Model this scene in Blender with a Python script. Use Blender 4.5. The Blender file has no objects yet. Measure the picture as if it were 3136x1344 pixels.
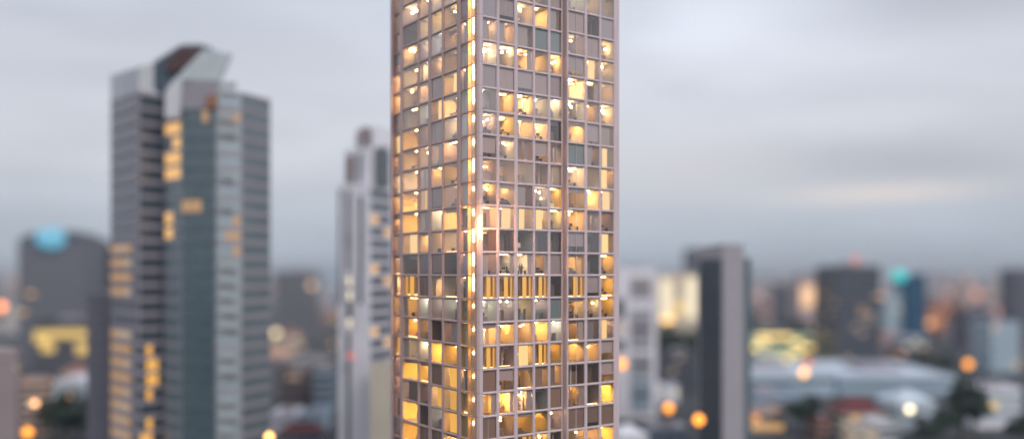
import bpy, bmesh, math, random
from mathutils import Vector, Matrix
R = random.Random(7)
sc = bpy.context.scene
# ------------------------------------------------------------------ camera, sky, sun, exposure
HC = 65.0            # camera height above the streets
F = 2653.0           # focal length in photo pixels (photo 3136 wide)
CX, HY = 1568.0, 832.0
cam = bpy.data.cameras.new("camera"); camo = bpy.data.objects.new("camera", cam)
sc.collection.objects.link(camo); sc.camera = camo
camo.location = (0, 0, HC); camo.rotation_euler = (math.radians(90), 0, 0)
cam.sensor_width = 36; cam.lens = F / 3136 * 36
cam.shift_y = (HY - 672) / 3136
cam.clip_start = 1; cam.clip_end = 60000
cam.dof.use_dof = True; cam.dof.focus_distance = 136.5
cam.dof.aperture_fstop = (cam.lens / 1000) / 3.5      # aperture 2.3 m wide: miniature-like blur
cam.dof.aperture_blades = 0

SUN_EL, SUN_AZ = math.radians(38), math.radians(150)   # azimuth from +Y clockwise
wd = bpy.data.worlds.new("World"); sc.world = wd; wd.use_nodes = True
nt = wd.node_tree; nt.nodes.clear(); N = nt.nodes.new; LK = nt.links.new
out = N('ShaderNodeOutputWorld'); bg = N('ShaderNodeBackground'); bg.inputs[1].default_value = 0.10
LK(bg.outputs[0], out.inputs[0])
sky = N('ShaderNodeTexSky'); sky.sky_type = 'NISHITA'; sky.sun_disc = False
sky.sun_elevation = SUN_EL; sky.sun_rotation = SUN_AZ
tc = N('ShaderNodeTexCoord'); sep = N('ShaderNodeSeparateXYZ'); LK(tc.outputs['Generated'], sep.inputs[0])
# overcast layer: base colour by elevation
ramp = N('ShaderNodeValToRGB'); LK(sep.outputs[2], ramp.inputs[0])
e = ramp.color_ramp.elements
def S(c): return tuple(((v / 255) ** 2.2) * 10 for v in c) + (1,)
def L1(c): return tuple(((v / 255) ** 2.2) for v in c) + (1,)
stops = [(0.0, (168, 179, 193)), (0.035, (179, 189, 203)), (0.07, (190, 197, 209)), (0.11, (204, 207, 216)),
         (0.17, (217, 219, 228)), (0.26, (213, 218, 229)), (1.0, (204, 210, 225))]
e[0].position, e[0].color = stops[0][0], L1(stops[0][1]); e[1].position, e[1].color = stops[-1][0], L1(stops[-1][1])
for p, c in stops[1:-1]:
    n = e.new(p); n.color = L1(c)
def mathn(op, a=None, b=None, c=None):
    m = N('ShaderNodeMath'); m.operation = op
    for i, v in enumerate((a, b, c)):
        if v is None: continue
        if isinstance(v, (int, float)): m.inputs[i].default_value = v
        else: LK(v, m.inputs[i])
    return m.outputs[0]
def cloud(scale, stretch, off, detail=4, rough=.5, dist=0.4):
    mp = N('ShaderNodeMapping'); mp.inputs['Location'].default_value = off; mp.inputs['Scale'].default_value = (scale, scale, scale * stretch)
    LK(tc.outputs['Generated'], mp.inputs[0]); n = N('ShaderNodeTexNoise'); LK(mp.outputs[0], n.inputs[0])
    n.inputs['Scale'].default_value = 1; n.inputs['Detail'].default_value = detail; n.inputs['Roughness'].default_value = rough
    n.inputs['Distortion'].default_value = dist
    return n.outputs[0]
c1 = cloud(2.6, 3.2, (3.1, .4, .3), 3, .45); c2 = cloud(6.0, 5.0, (1.7, 2.2, .9), 3, .5)
cs = mathn('ADD', mathn('MULTIPLY', c1, 0.72), mathn('MULTIPLY', c2, 0.28))
fac = N('ShaderNodeMapRange'); LK(cs, fac.inputs[0]); fac.inputs[1].default_value = .36; fac.inputs[2].default_value = .64
fac.inputs[3].default_value = .92; fac.inputs[4].default_value = 1.06; fac.interpolation_type = 'SMOOTHSTEP'
az = mathn('ARCTAN2', sep.outputs[0], sep.outputs[1])
def gauss(v, c, w):
    d = mathn('DIVIDE', mathn('SUBTRACT', v, c), w); return mathn('EXPONENT', mathn('MULTIPLY', mathn('MULTIPLY', d, d), -1.0))
wob = mathn('MULTIPLY', mathn('SUBTRACT', c2, .5), .10)
azw = mathn('ADD', az, wob); elw = mathn('ADD', sep.outputs[2], mathn('MULTIPLY', wob, .35))
shade = fac.outputs[0]
for ca_, ce_, wa_, we_, am_ in ((.23, .27, .14, .045, 0.203), (.36, .225, .16, .03, 0.145), (.50, .30, .16, .06, -0.246), (.40, .115, .13, .022, -0.145), (.13, .27, .05, .03, -0.072),
                                (-.52, .20, .16, .07, -0.131), (-.50, .115, .2, .03, .07), (-.10, .24, .12, .09, .07), (.62, .17, .1, .04, -0.087)):
    shade = mathn('ADD', shade, mathn('MULTIPLY', mathn('MULTIPLY', gauss(azw, ca_, wa_), gauss(elw, ce_, we_)), am_))
tint = N('ShaderNodeVectorMath'); tint.operation = 'SCALE'; LK(ramp.outputs[0], tint.inputs[0])
LK(mathn('MULTIPLY', shade, 10.0), tint.inputs['Scale'])
# one pale streak low in the cloud, right of the tower
st = mathn('MULTIPLY', gauss(az, .40, .10), gauss(sep.outputs[2], mathn('ADD', .078, mathn('MULTIPLY', az, .012)), .0085))
st2 = mathn('MULTIPLY', gauss(az, .20, .12), gauss(sep.outputs[2], .115, .03))
m1 = N('ShaderNodeMix'); m1.data_type = 'RGBA'; LK(mathn('MULTIPLY', st, .95), m1.inputs[0]); LK(tint.outputs[0], m1.inputs[6]); m1.inputs[7].default_value = S((236, 224, 220))
m2 = N('ShaderNodeMix'); m2.data_type = 'RGBA'; LK(mathn('MULTIPLY', st2, .6), m2.inputs[0]); LK(m1.outputs[2], m2.inputs[6]); m2.inputs[7].default_value = S((216, 213, 217))
m3 = N('ShaderNodeMix'); m3.data_type = 'RGBA'; m3.inputs[0].default_value = .93; LK(sky.outputs[0], m3.inputs[6]); LK(m2.outputs[2], m3.inputs[7])
LK(m3.outputs[2], bg.inputs[0])

sun = bpy.data.lights.new("sun", 'SUN'); sun.energy = 1.5; sun.angle = math.radians(25); sun.color = (1, .93, .88)
suno = bpy.data.objects.new("sun", sun); sc.collection.objects.link(suno)
sd = Vector((math.sin(SUN_AZ) * math.cos(SUN_EL), math.cos(SUN_AZ) * math.cos(SUN_EL), math.sin(SUN_EL)))
suno.rotation_euler = sd.to_track_quat('Z', 'Y').to_euler(); suno.location = (60, -60, 140)
vs = sc.view_settings; sc.display_settings.display_device = 'sRGB'; vs.view_transform = 'Standard'; vs.look = 'None'
vs.exposure = 0.0; vs.gamma = 1; vs.use_curve_mapping = False
cy = sc.cycles; cy.use_denoising = True; cy.max_bounces = 6; cy.diffuse_bounces = 3; cy.glossy_bounces = 2
cy.transparent_max_bounces = 8; cy.sample_clamp_indirect = 4; cy.caustics_reflective = False; cy.caustics_refractive = False
cy.volume_bounces = 0; cy.use_light_tree = True; cy.use_adaptive_sampling = True; cy.adaptive_threshold = 0.01

# ------------------------------------------------------------------ materials
MATS = {}
def mat(name, col, rough=.6, metal=0, var=.12, scale=.6, spec=.4, bump=0):
    if name in MATS: return MATS[name]
    m = bpy.data.materials.new(name); m.use_nodes = True; t = m.node_tree; b = t.nodes['Principled BSDF']
    b.inputs['Roughness'].default_value = rough; b.inputs['Metallic'].default_value = metal
    b.inputs['Specular IOR Level'].default_value = spec
    tcn = t.nodes.new('ShaderNodeTexCoord'); n = t.nodes.new('ShaderNodeTexNoise'); n.inputs['Scale'].default_value = scale; n.inputs['Detail'].default_value = 5
    t.links.new(tcn.outputs['Object'], n.inputs[0])
    mx = t.nodes.new('ShaderNodeMix'); mx.data_type = 'RGBA'; t.links.new(n.outputs[0], mx.inputs[0])
    mx.inputs[6].default_value = tuple(v * (1 - 2 * var) for v in col) + (1,); mx.inputs[7].default_value = tuple(min(1, v * (1 + 2 * var)) for v in col) + (1,)
    t.links.new(mx.outputs[2], b.inputs['Base Color'])
    if bump:
        bp = t.nodes.new('ShaderNodeBump'); bp.inputs['Strength'].default_value = bump; t.links.new(n.outputs[0], bp.inputs['Height']); t.links.new(bp.outputs[0], b.inputs['Normal'])
    MATS[name] = m; return m
def em(name, col, strength):
    if name in MATS: return MATS[name]
    m = bpy.data.materials.new(name); m.use_nodes = True; t = m.node_tree; b = t.nodes['Principled BSDF']
    b.inputs['Base Color'].default_value = (.12, .11, .1, 1); b.inputs['Emission Color'].default_value = tuple(col) + (1,)
    b.inputs['Emission Strength'].default_value = strength
    MATS[name] = m; return m
def glass(name, tint=(.99, .95, .90), base=.10, rough=.02):
    m = bpy.data.materials.new(name); m.use_nodes = True; t = m.node_tree; t.nodes.clear()
    o = t.nodes.new('ShaderNodeOutputMaterial'); mx = t.nodes.new('ShaderNodeMixShader'); tr = t.nodes.new('ShaderNodeBsdfTransparent'); gl = t.nodes.new('ShaderNodeBsdfGlossy')
    lw = t.nodes.new('ShaderNodeLayerWeight'); pw = t.nodes.new('ShaderNodeMath'); pw.operation = 'POWER'; pw.inputs[1].default_value = 4; t.links.new(lw.outputs['Facing'], pw.inputs[0])
    ad = t.nodes.new('ShaderNodeMath'); ad.operation = 'MULTIPLY_ADD'; ad.inputs[1].default_value = .8; ad.inputs[2].default_value = base; t.links.new(pw.outputs[0], ad.inputs[0])
    tr.inputs[0].default_value = tint + (1,); gl.inputs[0].default_value = (1, .93, .91, 1); gl.inputs[1].default_value = rough
    t.links.new(ad.outputs[0], mx.inputs[0]); t.links.new(tr.outputs[0], mx.inputs[1]); t.links.new(gl.outputs[0], mx.inputs[2]); t.links.new(mx.outputs[0], o.inputs[0])
    MATS[name] = m; return m
M_GLASS = glass('window_glass', base=.19)
GLV = [glass('glass_clear', base=.10), glass('glass_mid', base=.17), M_GLASS, glass('glass_pale', base=.27), glass('glass_mirror', (.92, .88, .86), .34)]
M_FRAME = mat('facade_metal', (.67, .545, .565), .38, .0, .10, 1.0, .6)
M_FRAMEL = mat('facade_metal_warm_lit', (.58, .40, .36), .38, .0, .12, 1.0, .6)  # same metal on the left face, warm light put into its colour
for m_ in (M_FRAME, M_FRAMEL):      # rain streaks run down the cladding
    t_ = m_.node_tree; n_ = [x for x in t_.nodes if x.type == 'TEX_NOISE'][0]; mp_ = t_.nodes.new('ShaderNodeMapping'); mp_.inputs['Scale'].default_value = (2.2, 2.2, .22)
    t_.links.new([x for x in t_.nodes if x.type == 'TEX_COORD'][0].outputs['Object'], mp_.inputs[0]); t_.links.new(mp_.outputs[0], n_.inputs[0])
M_FRAME2 = mat('bronze_metal', (.58, .45, .43), .45, .05, .08, .3)
M_CORE = mat('core_concrete', (.3, .28, .28), .8)
WALLC = {
 'beige': mat('wall_beige', (.76, .62, .44), .8, var=.05), 'ochre': mat('wall_ochre', (.78, .56, .20), .8, var=.06),
 'lilac': mat('wall_lilac', (.46, .38, .39), .8, var=.05), 'dark': mat('wall_dark', (.24, .17, .16), .8, var=.1),
 'white': mat('wall_white', (.78, .76, .72), .8, var=.03), 'teal': mat('wall_teal', (.30, .38, .40), .8, var=.05),
 'brown': mat('wall_brown', (.30, .19, .13), .8, var=.1)}
M_FLOOR = mat('room_carpet', (.26, .22, .19), .9); M_CEIL = mat('ceiling_tiles', (.78, .76, .72), .8, var=.03)
M_DESK = mat('desk_wood', (.45, .30, .18), .5); M_BLACK = mat('dark_plastic', (.05, .045, .05), .5); M_CHAIR = mat('chair_fabric', (.10, .09, .11), .9)
BLIND = {'lilac': mat('blind_lilac', (.54, .43, .45), .85, var=.03), 'grey': mat('blind_grey', (.42, .32, .34), .85, var=.04), 'teal': mat('blind_teal', (.26, .33, .36), .85, var=.04),
         'pink': mat('blind_pink', (.50, .42, .42), .85, var=.03), 'brown': mat('blind_brown', (.34, .22, .18), .85, var=.05)}
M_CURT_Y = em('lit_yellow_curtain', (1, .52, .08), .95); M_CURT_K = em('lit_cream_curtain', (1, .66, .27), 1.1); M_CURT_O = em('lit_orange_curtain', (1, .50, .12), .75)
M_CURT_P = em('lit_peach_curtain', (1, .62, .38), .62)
LAMPC = {'gold': (1, .58, .16), 'soft': (1, .72, .42), 'warm': (1, .60, .24), 'orange': (1, .64, .22), 'cool': (1, .93, .76), 'peach': (1, .62, .36)}
def lampm(c, s): return em('lamp_%s_%g' % (c, s), LAMPC[c], s)

# ------------------------------------------------------------------ mesh helper
class MB:
    def __init__(s): s.v = []; s.f = []; s.m = []; s.mats = []
    def mi(s, m):
        if m not in s.mats: s.mats.append(m)
        return s.mats.index(m)
    def poly(s, pts, m):
        b = len(s.v); s.v += [tuple(p) for p in pts]; s.f.append(tuple(range(b, b + len(pts)))); s.m.append(s.mi(m))
    def hexa(s, p, m):     # p: 8 points, bottom 4 ccw, top 4
        b = len(s.v); s.v += [tuple(q) for q in p]; i = s.mi(m)
        for f in ((3, 2, 1, 0), (4, 5, 6, 7), (0, 1, 5, 4), (1, 2, 6, 5), (2, 3, 7, 6), (3, 0, 4, 7)):
            s.f.append(tuple(b + k for k in f)); s.m.append(i)
    def box(s, x0, x1, y0, y1, z0, z1, m, fr=None):
        p = [(x0, y0, z0), (x1, y0, z0), (x1, y1, z0), (x0, y1, z0), (x0, y0, z1), (x1, y0, z1), (x1, y1, z1), (x0, y1, z1)]
        if fr: p = [fr(*q) for q in p]
        s.hexa(p, m)
    def prism(s, poly, z0, z1, m, mt=None, fr=None):   # plan polygon extruded up; z1 may be list
        n = len(poly); z1s = z1 if isinstance(z1, (list, tuple)) else [z1] * n
        z0s = z0 if isinstance(z0, (list, tuple)) else [z0] * n
        g = fr or (lambda x, y, z: (x, y, z)); b = len(s.v)
        s.v += [g(x, y, z) for (x, y), z in zip(poly, z0s)] + [g(x, y, z) for (x, y), z in zip(poly, z1s)]
        i = s.mi(m); j = s.mi(mt or m)
        s.f.append(tuple(b + k for k in reversed(range(n)))); s.m.append(i)
        s.f.append(tuple(b + n + k for k in range(n))); s.m.append(j)
        for k in range(n):
            q = (k + 1) % n; s.f.append((b + k, b + q, b + n + q, b + n + k)); s.m.append(i)
    def extr(s, pts, d, m):     # any planar outline pts (3d) extruded by vector d
        n = len(pts); b = len(s.v); s.v += [tuple(p) for p in pts] + [tuple(Vector(p) + Vector(d)) for p in pts]; i = s.mi(m)
        s.f.append(tuple(b + k for k in range(n))); s.m.append(i); s.f.append(tuple(b + n + k for k in reversed(range(n)))); s.m.append(i)
        for k in range(n):
            q = (k + 1) % n; s.f.append((b + k, b + n + k, b + n + q, b + q)); s.m.append(i)
    def rev(s, prof, cx, cy, m, n=12, fr=None):     # lathe profile [(r,z)]
        b = len(s.v); i = s.mi(m); g = fr or (lambda x, y, z: (x, y, z))
        for r, z in prof:
            for k in range(n):
                a = 2 * math.pi * k / n; s.v.append(g(cx + r * math.cos(a), cy + r * math.sin(a), z))
        for j in range(len(prof) - 1):
            for k in range(n):
                q = (k + 1) % n; s.f.append((b + j * n + k, b + j * n + q, b + (j + 1) * n + q, b + (j + 1) * n + k)); s.m.append(i)
        s.f.append(tuple(b + k for k in reversed(range(n)))); s.m.append(i)
        s.f.append(tuple(b + (len(prof) - 1) * n + k for k in range(n))); s.m.append(i)
    def build(s, name, parent=None, org=None, **props):
        o3 = Vector(org) if org is not None else (ORG.get(parent.name, Vector()) if parent else Vector())
        me = bpy.data.meshes.new(name); me.from_pydata([tuple(Vector(v) - o3) for v in s.v], [], s.f)
        for m in s.mats: me.materials.append(m)
        me.polygons.foreach_set('material_index', s.m); me.update()
        bm = bmesh.new(); bm.from_mesh(me); bmesh.ops.recalc_face_normals(bm, faces=bm.faces) if props.pop('fix', True) else None; bm.to_mesh(me); bm.free()
        o = bpy.data.objects.new(name, me); sc.collection.objects.link(o)
        if parent: o.parent = parent; ORG[o.name] = o3
        else: o.location = o3; ORG[o.name] = o3
        for k, v in props.items(): o[k] = v
        return o
ORG = {}
def thing(name, label, cat, loc, group=None):
    o = bpy.data.objects.new(name, None); sc.collection.objects.link(o); o.location = loc; ORG[o.name] = Vector(loc)
    o['label'] = label; o['category'] = cat
    if group: o['group'] = group
    return o
def PX(x, z): return (x - CX) / F * z
def ZH(y, z): return HC + (HY - y) / F * z

# ------------------------------------------------------------------ ground
M_GROUND = mat('asphalt_ground', (.055, .06, .065), .9, 0, .35, .02)
g = MB(); g.box(-9000, 9000, -600, 9000, -1, 0, M_GROUND); g.build('ground', kind='structure')
g = MB(); g.box(-30000, 30000, -2500, 30000, -1.6, -1.2, M_GROUND)
g.build('land', kind='structure')

# ------------------------------------------------------------------ the glass tower in focus
ZC = 131.9; XC = -106 / F * ZC; FL = 3.6
ca, sa = .815, .5795
FACE = {'R': ((XC, ZC), (ca, sa), (sa, -ca)), 'L': ((XC, ZC), (-sa, ca), (-ca, -sa))}
def fr(face, dt=0):
    (ox, oy), (dx, dy), (nx, ny) = FACE[face]
    return lambda s, t, z: (ox + dx * s + nx * (t + dt), oy + dy * s + ny * (t + dt), z)
def sat(face, px, t=0):     # distance along the face of a photo column
    (ox, oy), (dx, dy), (nx, ny) = FACE[face]; q = (px - CX) / F; ox += nx * t; oy += ny * t
    return (oy * q - ox) / (dx - dy * q)
def rowz(n): return HC - .55 + FL * n      # z of the floor line n (0 = line seen level at the eye)
N0, N1 = -9, 14        # floor lines built in full
TOPZ = rowz(N1) ; BOTZ = rowz(N0)
tower = thing('office_tower', 'tall glass office tower with lit rooms behind a pale grid facade, in sharp focus', 'tower', (XC, ZC, 0))
sRend = sat('R', 1883); sLend = sat('L', 1206, -1.1)
BD = .95
mb = MB()
# solid core well behind the rooms, roof and lower storeys
f = fr('R'); 
def plan(s0, s1, t0, t1): return [f(s0, t0, 0)[:2], f(s1, t0, 0)[:2], f(s1, t1, 0)[:2], f(s0, t1, 0)[:2]]
mb.prism(plan(6.2, sRend - 6.5, -6.2, -sLend + 6.6), 0, TOPZ + 3, M_CORE); mb.build('core', tower)
mb = MB(); mb.prism(plan(.3, sRend - .3, -.3, -sLend + .3), TOPZ + 3.0, TOPZ + 3.6, M_CORE); mb.build('roof', tower)
mb = MB(); mb.prism(plan(.1, sRend - .1, -.1, -sLend + .1), 0, BOTZ - .3, M_FRAME2); mb.build('lower_storeys', tower)
# back walls
mb = MB(); mb.prism(plan(.4, sRend, -sLend + .3, -sLend), BOTZ - .3, TOPZ + 3, M_FRAME); mb.prism(plan(sRend - .3, sRend, -6.7, -sLend + .3), BOTZ - .3, TOPZ + 3, M_FRAME)
mb.build('rear_wall', tower)

colsR = [(1477, 1519), (1530, 1573), (1586, 1630), (1639.5, 1676), (1686, 1718)]
colsB = [(1741, 1788), (1799, 1833), (1842, 1877)]
colsL = [(1236, 1279.5), (1286, 1311.5), (1323, 1353.5), (1361, 1400), (1413, 1431)]
colsE = [(1206, 1226)]
bayR = [(sat('R', a - 1.2), sat('R', b + 1.2)) for a, b in colsR]
bayB = [(sat('R', a - 1.4, BD), sat('R', b + 1.4, BD)) for a, b in colsB]
bayL = [tuple(sorted((sat('L', a - .9), sat('L', b + .9)))) for a, b in colsL]
bayE = [tuple(sorted(sat('L', p, -1.1) for p in c)) for c in colsE]
sStep = sat('R', 1724)
def mull(face, s0, s1, dt=0, d=.17, m=None, z0=None, z1=None, name='mullion'):
    q = MB(); c = min(.09, (s1 - s0) * .25)
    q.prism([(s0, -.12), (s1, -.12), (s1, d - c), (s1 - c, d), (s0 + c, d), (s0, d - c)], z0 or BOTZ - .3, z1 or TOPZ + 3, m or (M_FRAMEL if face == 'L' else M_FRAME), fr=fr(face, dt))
    if name == 'corner_column':     # dark open joints at each storey
        for n_ in range(N0, N1 + 1): q.box(s0 - .004, s1 + .004, -.1, d + .004, rowz(n_) + .1, rowz(n_) + .125, M_BLACK, fr(face, dt))
    return q.build(name, tower)
def band(face, s0, s1, n, dt=0, h=.20, d=.13, m=None):
    q = MB(); z = rowz(n); g_ = fr(face, dt)
    prof = [(-.12, z - h), (d - .07, z - h), (d, z - h + .07), (d + .02, z - .04), (d, z + .03), (d - .03, z + h * .55), (-.12, z + h * .75)]
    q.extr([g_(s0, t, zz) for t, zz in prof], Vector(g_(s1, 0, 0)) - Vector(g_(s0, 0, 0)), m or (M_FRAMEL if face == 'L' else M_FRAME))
    return q.build('floor_band', tower)
# vertical members
edgesR = [(0, bayR[0][0])] + [(bayR[i][1], bayR[i + 1][0]) for i in range(4)] + [(bayR[4][1], sStep - .02)]
for i, (a, b) in enumerate(edgesR):
    if i == 0:
        mull('R', 0, b, d=.38, name='corner_column')
    elif i == 5: mull('R', a, b, d=.08, m=M_FRAME2)
    else: mull('R', a, b)
edgesB = [(sStep + .02, bayB[0][0])] + [(bayB[i][1], bayB[i + 1][0]) for i in range(2)] + [(bayB[2][1], sRend + .05)]
for a, b in edgesB: mull('R', a, b, dt=BD)
q = MB(); q.box(sStep - .02, sStep + .22, -.5, BD - .15, BOTZ - .3, TOPZ + 3, M_FRAME2, fr('R')); q.build('step_wall', tower)
q = MB(); q.box(sRend - .2, sRend, -6.6, BD - .15, BOTZ - .3, TOPZ + 3, M_FRAME2, fr('R')); q.build('side_wall', tower)
srt = sorted(bayL)
edL = [(srt[0][1] + 1.55, srt[1][0])] + [(srt[i][1], srt[i + 1][0]) for i in range(1, 4)] + [(srt[4][1], sat('L', 1227))]
mull('L', srt[0][1] , srt[0][1] + .12, d=.1)
for i, (a, b) in enumerate(edL):
    mull('L', srt[0][1] + .12 if i == 0 else a, b, d=.12 if i == 2 else .17)
mull('L', -.38, .42, d=.30, name='corner_column')
mull('L', sLend - .3, sLend, dt=-1.1, d=.2)
q = MB(); q.box(sat('L', 1227) - .35, sat('L', 1227) - .05, -1.6, -.1, BOTZ - .3, TOPZ + 3, M_FRAME2, fr('L')); q.build('step_wall', tower)
s4 = srt[4][1]
for n in range(N0, N1 + 1):
    for (a, b), k in zip(edgesR[:5], range(5)): band('R', b, edgesR[k + 1][0], n)
    for k in range(3): band('R', edgesB[k][1], edgesB[k + 1][0], n, BD)
    band('L', .42, srt[0][1], n, h=.12, d=.10)
    for k in range(1, 5): band('L', srt[k][0], srt[k][1], n)
    band('L', bayE[0][0] - .2, sLend - .3, n, -1.1, h=.2)

# room contents, row by row from the top. keys: see STY
ROWS = {  # n = upper floor line of the row;   main (5) | block (3) | left: wide, narrow, pair a, pair b, corner bay | end bay
 13: 'DDMLD|CLM|LDLLM|M', 12: 'DDLMD|CLM|LLLLM|M', 11: 'DDLWM|DDD|DLLLM|M', 10: 'MMMGG|LDL|LLCLM|M', 9: 'LLBBL|MKL|WBLBB|W', 8: 'DDDDD|BWL|LWDKM|W',
 7: 'CBBCC|LWL|WCKBC|M', 6: 'LOBPD|BMM|OMMLC|K', 5: 'MLTMT|GMK|WLMWC|M', 4: 'UUUUM|BUK|WTOOC|K', 3: 'LWMLO|WWK|OYDLC|O',
 2: 'MKKKW|WTM|OMLBB|W', 1: 'DDVDD|MDK|KWMWM|M', 0: 'MWWWD|WDO|DDDDM|O', -1: 'YYYYD|YDO|YDWWM|O', -2: 'CCCCG|BLO|BCCCO|O',
 -3: 'BBBBC|WMK|OLDMO|O', -4: 'YUKYO|WWM|WLOOO|Y', -5: 'DMWMM|DDM|OODKM|M', -6: 'BBBBD|OWO|MMKKO|M', -7: 'DLOOL|DDD|ODCKO|M', -8: 'LMYLD|LWO|ODDWO|M'}
STY = { # wall, lamp colour, strength, blind, kind
 'D': ('dark', None, 0, 'full'), 'G': ('teal', 'cool', 5, 'tealb'), 'M': ('lilac', 'peach', 12, 'half'), 'W': ('beige', 'warm', 26, ''), 'B': ('beige', 'warm', 46, ''),
 'O': ('ochre', 'orange', 30, ''), 'Y': ('ochre', 'orange', 14, 'ycurt'), 'K': ('beige', 'warm', 22, 'kcurt'), 'C': ('white', 'cool', 16, 'clut'), 'L': ('lilac', 'warm', 30, 'pts'),
 'P': ('beige', 'peach', 20, 'peach'), 'T': ('beige', 'peach', 16, 'dcurt'), 'U': ('lilac', 'warm', 26, 'cove'), 'V': ('dark', 'warm', 10, 'desk')}
def put(coll, key): 
    return coll.setdefault(key, MB())
def wavy(q, s0, s1, t, z0, z1, m, g_, n=8, amp=.05):
    pts = [(s0 + (s1 - s0) * i / n, t + (amp if i % 2 else -amp)) for i in range(n + 1)]
    for i in range(n):
        (a, ta), (b, tb) = pts[i], pts[i + 1]; q.poly([g_(a, ta, z0), g_(b, tb, z0), g_(b, tb, z1), g_(a, ta, z1)], m)
DESKS = []
def details(coll, g_, s0, s1, D, z0, z1, code):
    r = R; w = s1 - s0; p = put(coll, 'partition'); la = put(coll, 'ceiling_light')
    if r.random() < .5:      # door or picture on the rear wall
        x = s0 + w * r.uniform(.05, .6); p.box(x, x + .9, -D + .02, -D + .1, z0, z0 + 2.1, WALLC[r.choice(['brown', 'lilac', 'white'])], g_)
    if r.random() < .55:     # low cabinet with things on it, and a chair back
        x = s0 + w * r.uniform(0, .5); q_ = x + w * r.uniform(.25, .45); h_ = r.uniform(.7, 1.0); p.box(x, q_, -1.9, -1.5, z0, z0 + h_, WALLC[r.choice(['brown', 'dark', 'white'])], g_)
        for i in range(3): a_ = r.uniform(x, q_ - .15); p.box(a_, a_ + r.uniform(.08, .3), -1.8, -1.6, z0 + h_, z0 + h_ + r.uniform(.15, .55), WALLC[r.choice(['dark', 'ochre', 'teal', 'brown'])], g_)
    if r.random() < .4:      # hanging bulkhead or duct
        y_ = r.uniform(.6, 3.0); p.box(s0, s1, -y_ - .5, -y_, z1 - r.uniform(.25, .55), z1 - .01, WALLC[r.choice(['white', 'lilac', 'beige'])], g_)
    if r.random() < .5:
        x = s0 + w * r.uniform(.1, .6); p.box(x, x + r.uniform(.5, 1.2), -D + .02, -D + .08, z0 + 1.5, z0 + 2.2, WALLC[r.choice(['dark', 'white', 'teal'])], g_)
    if r.random() < .45:     # shelves with gaps
        x = s0 + w * r.uniform(.05, .5); t = -r.uniform(1.8, 2.6); n = r.randint(2, 4)
        for i in range(n): p.box(x, x + 1.0, t, t + .3, z0 + .5 + i * .5, z0 + .54 + i * .5, WALLC['brown'], g_)
        for a in (x, x + .96): p.box(a, a + .04, t, t + .3, z0, z0 + .5 * (n + 1), WALLC['brown'], g_)
        for i in range(n): p.box(x + .1, x + r.uniform(.3, .85), t + .05, t + .25, z0 + .545 + i * .5, z0 + r.uniform(.7, .95) + i * .5, WALLC[r.choice(['dark', 'ochre', 'white', 'lilac'])], g_)
    if r.random() < .35:     # round column or thin post
        x = s0 + w * r.uniform(.2, .8); rd = r.choice([.05, .18]); p.rev([(rd, z0), (rd, z1)], x, -1.4, WALLC[r.choice(['white', 'lilac'])], 10, g_)
    if code in 'WOBMP' and r.random() < .35:     # pendant lamps
        for k in range(r.choice([1, 2, 2])):
            x = s0 + w * r.uniform(.12, .88); t = -r.uniform(.9, 2.8); zz = z1 - r.uniform(.35, .9)
            la.rev([(.22, zz), (.16, zz + .1), (.03, zz + .14)], x, t, lampm('warm', 36), 10, g_); p.box(x - .012, x + .012, t - .012, t + .012, zz + .14, z1, M_BLACK, g_)
    if code in 'WOPT' and r.random() < .4: la.box(s0 + .1, s1 - .1, -.45, -.4, z0 + .12, z0 + .17, lampm('warm', 12), g_)
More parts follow.
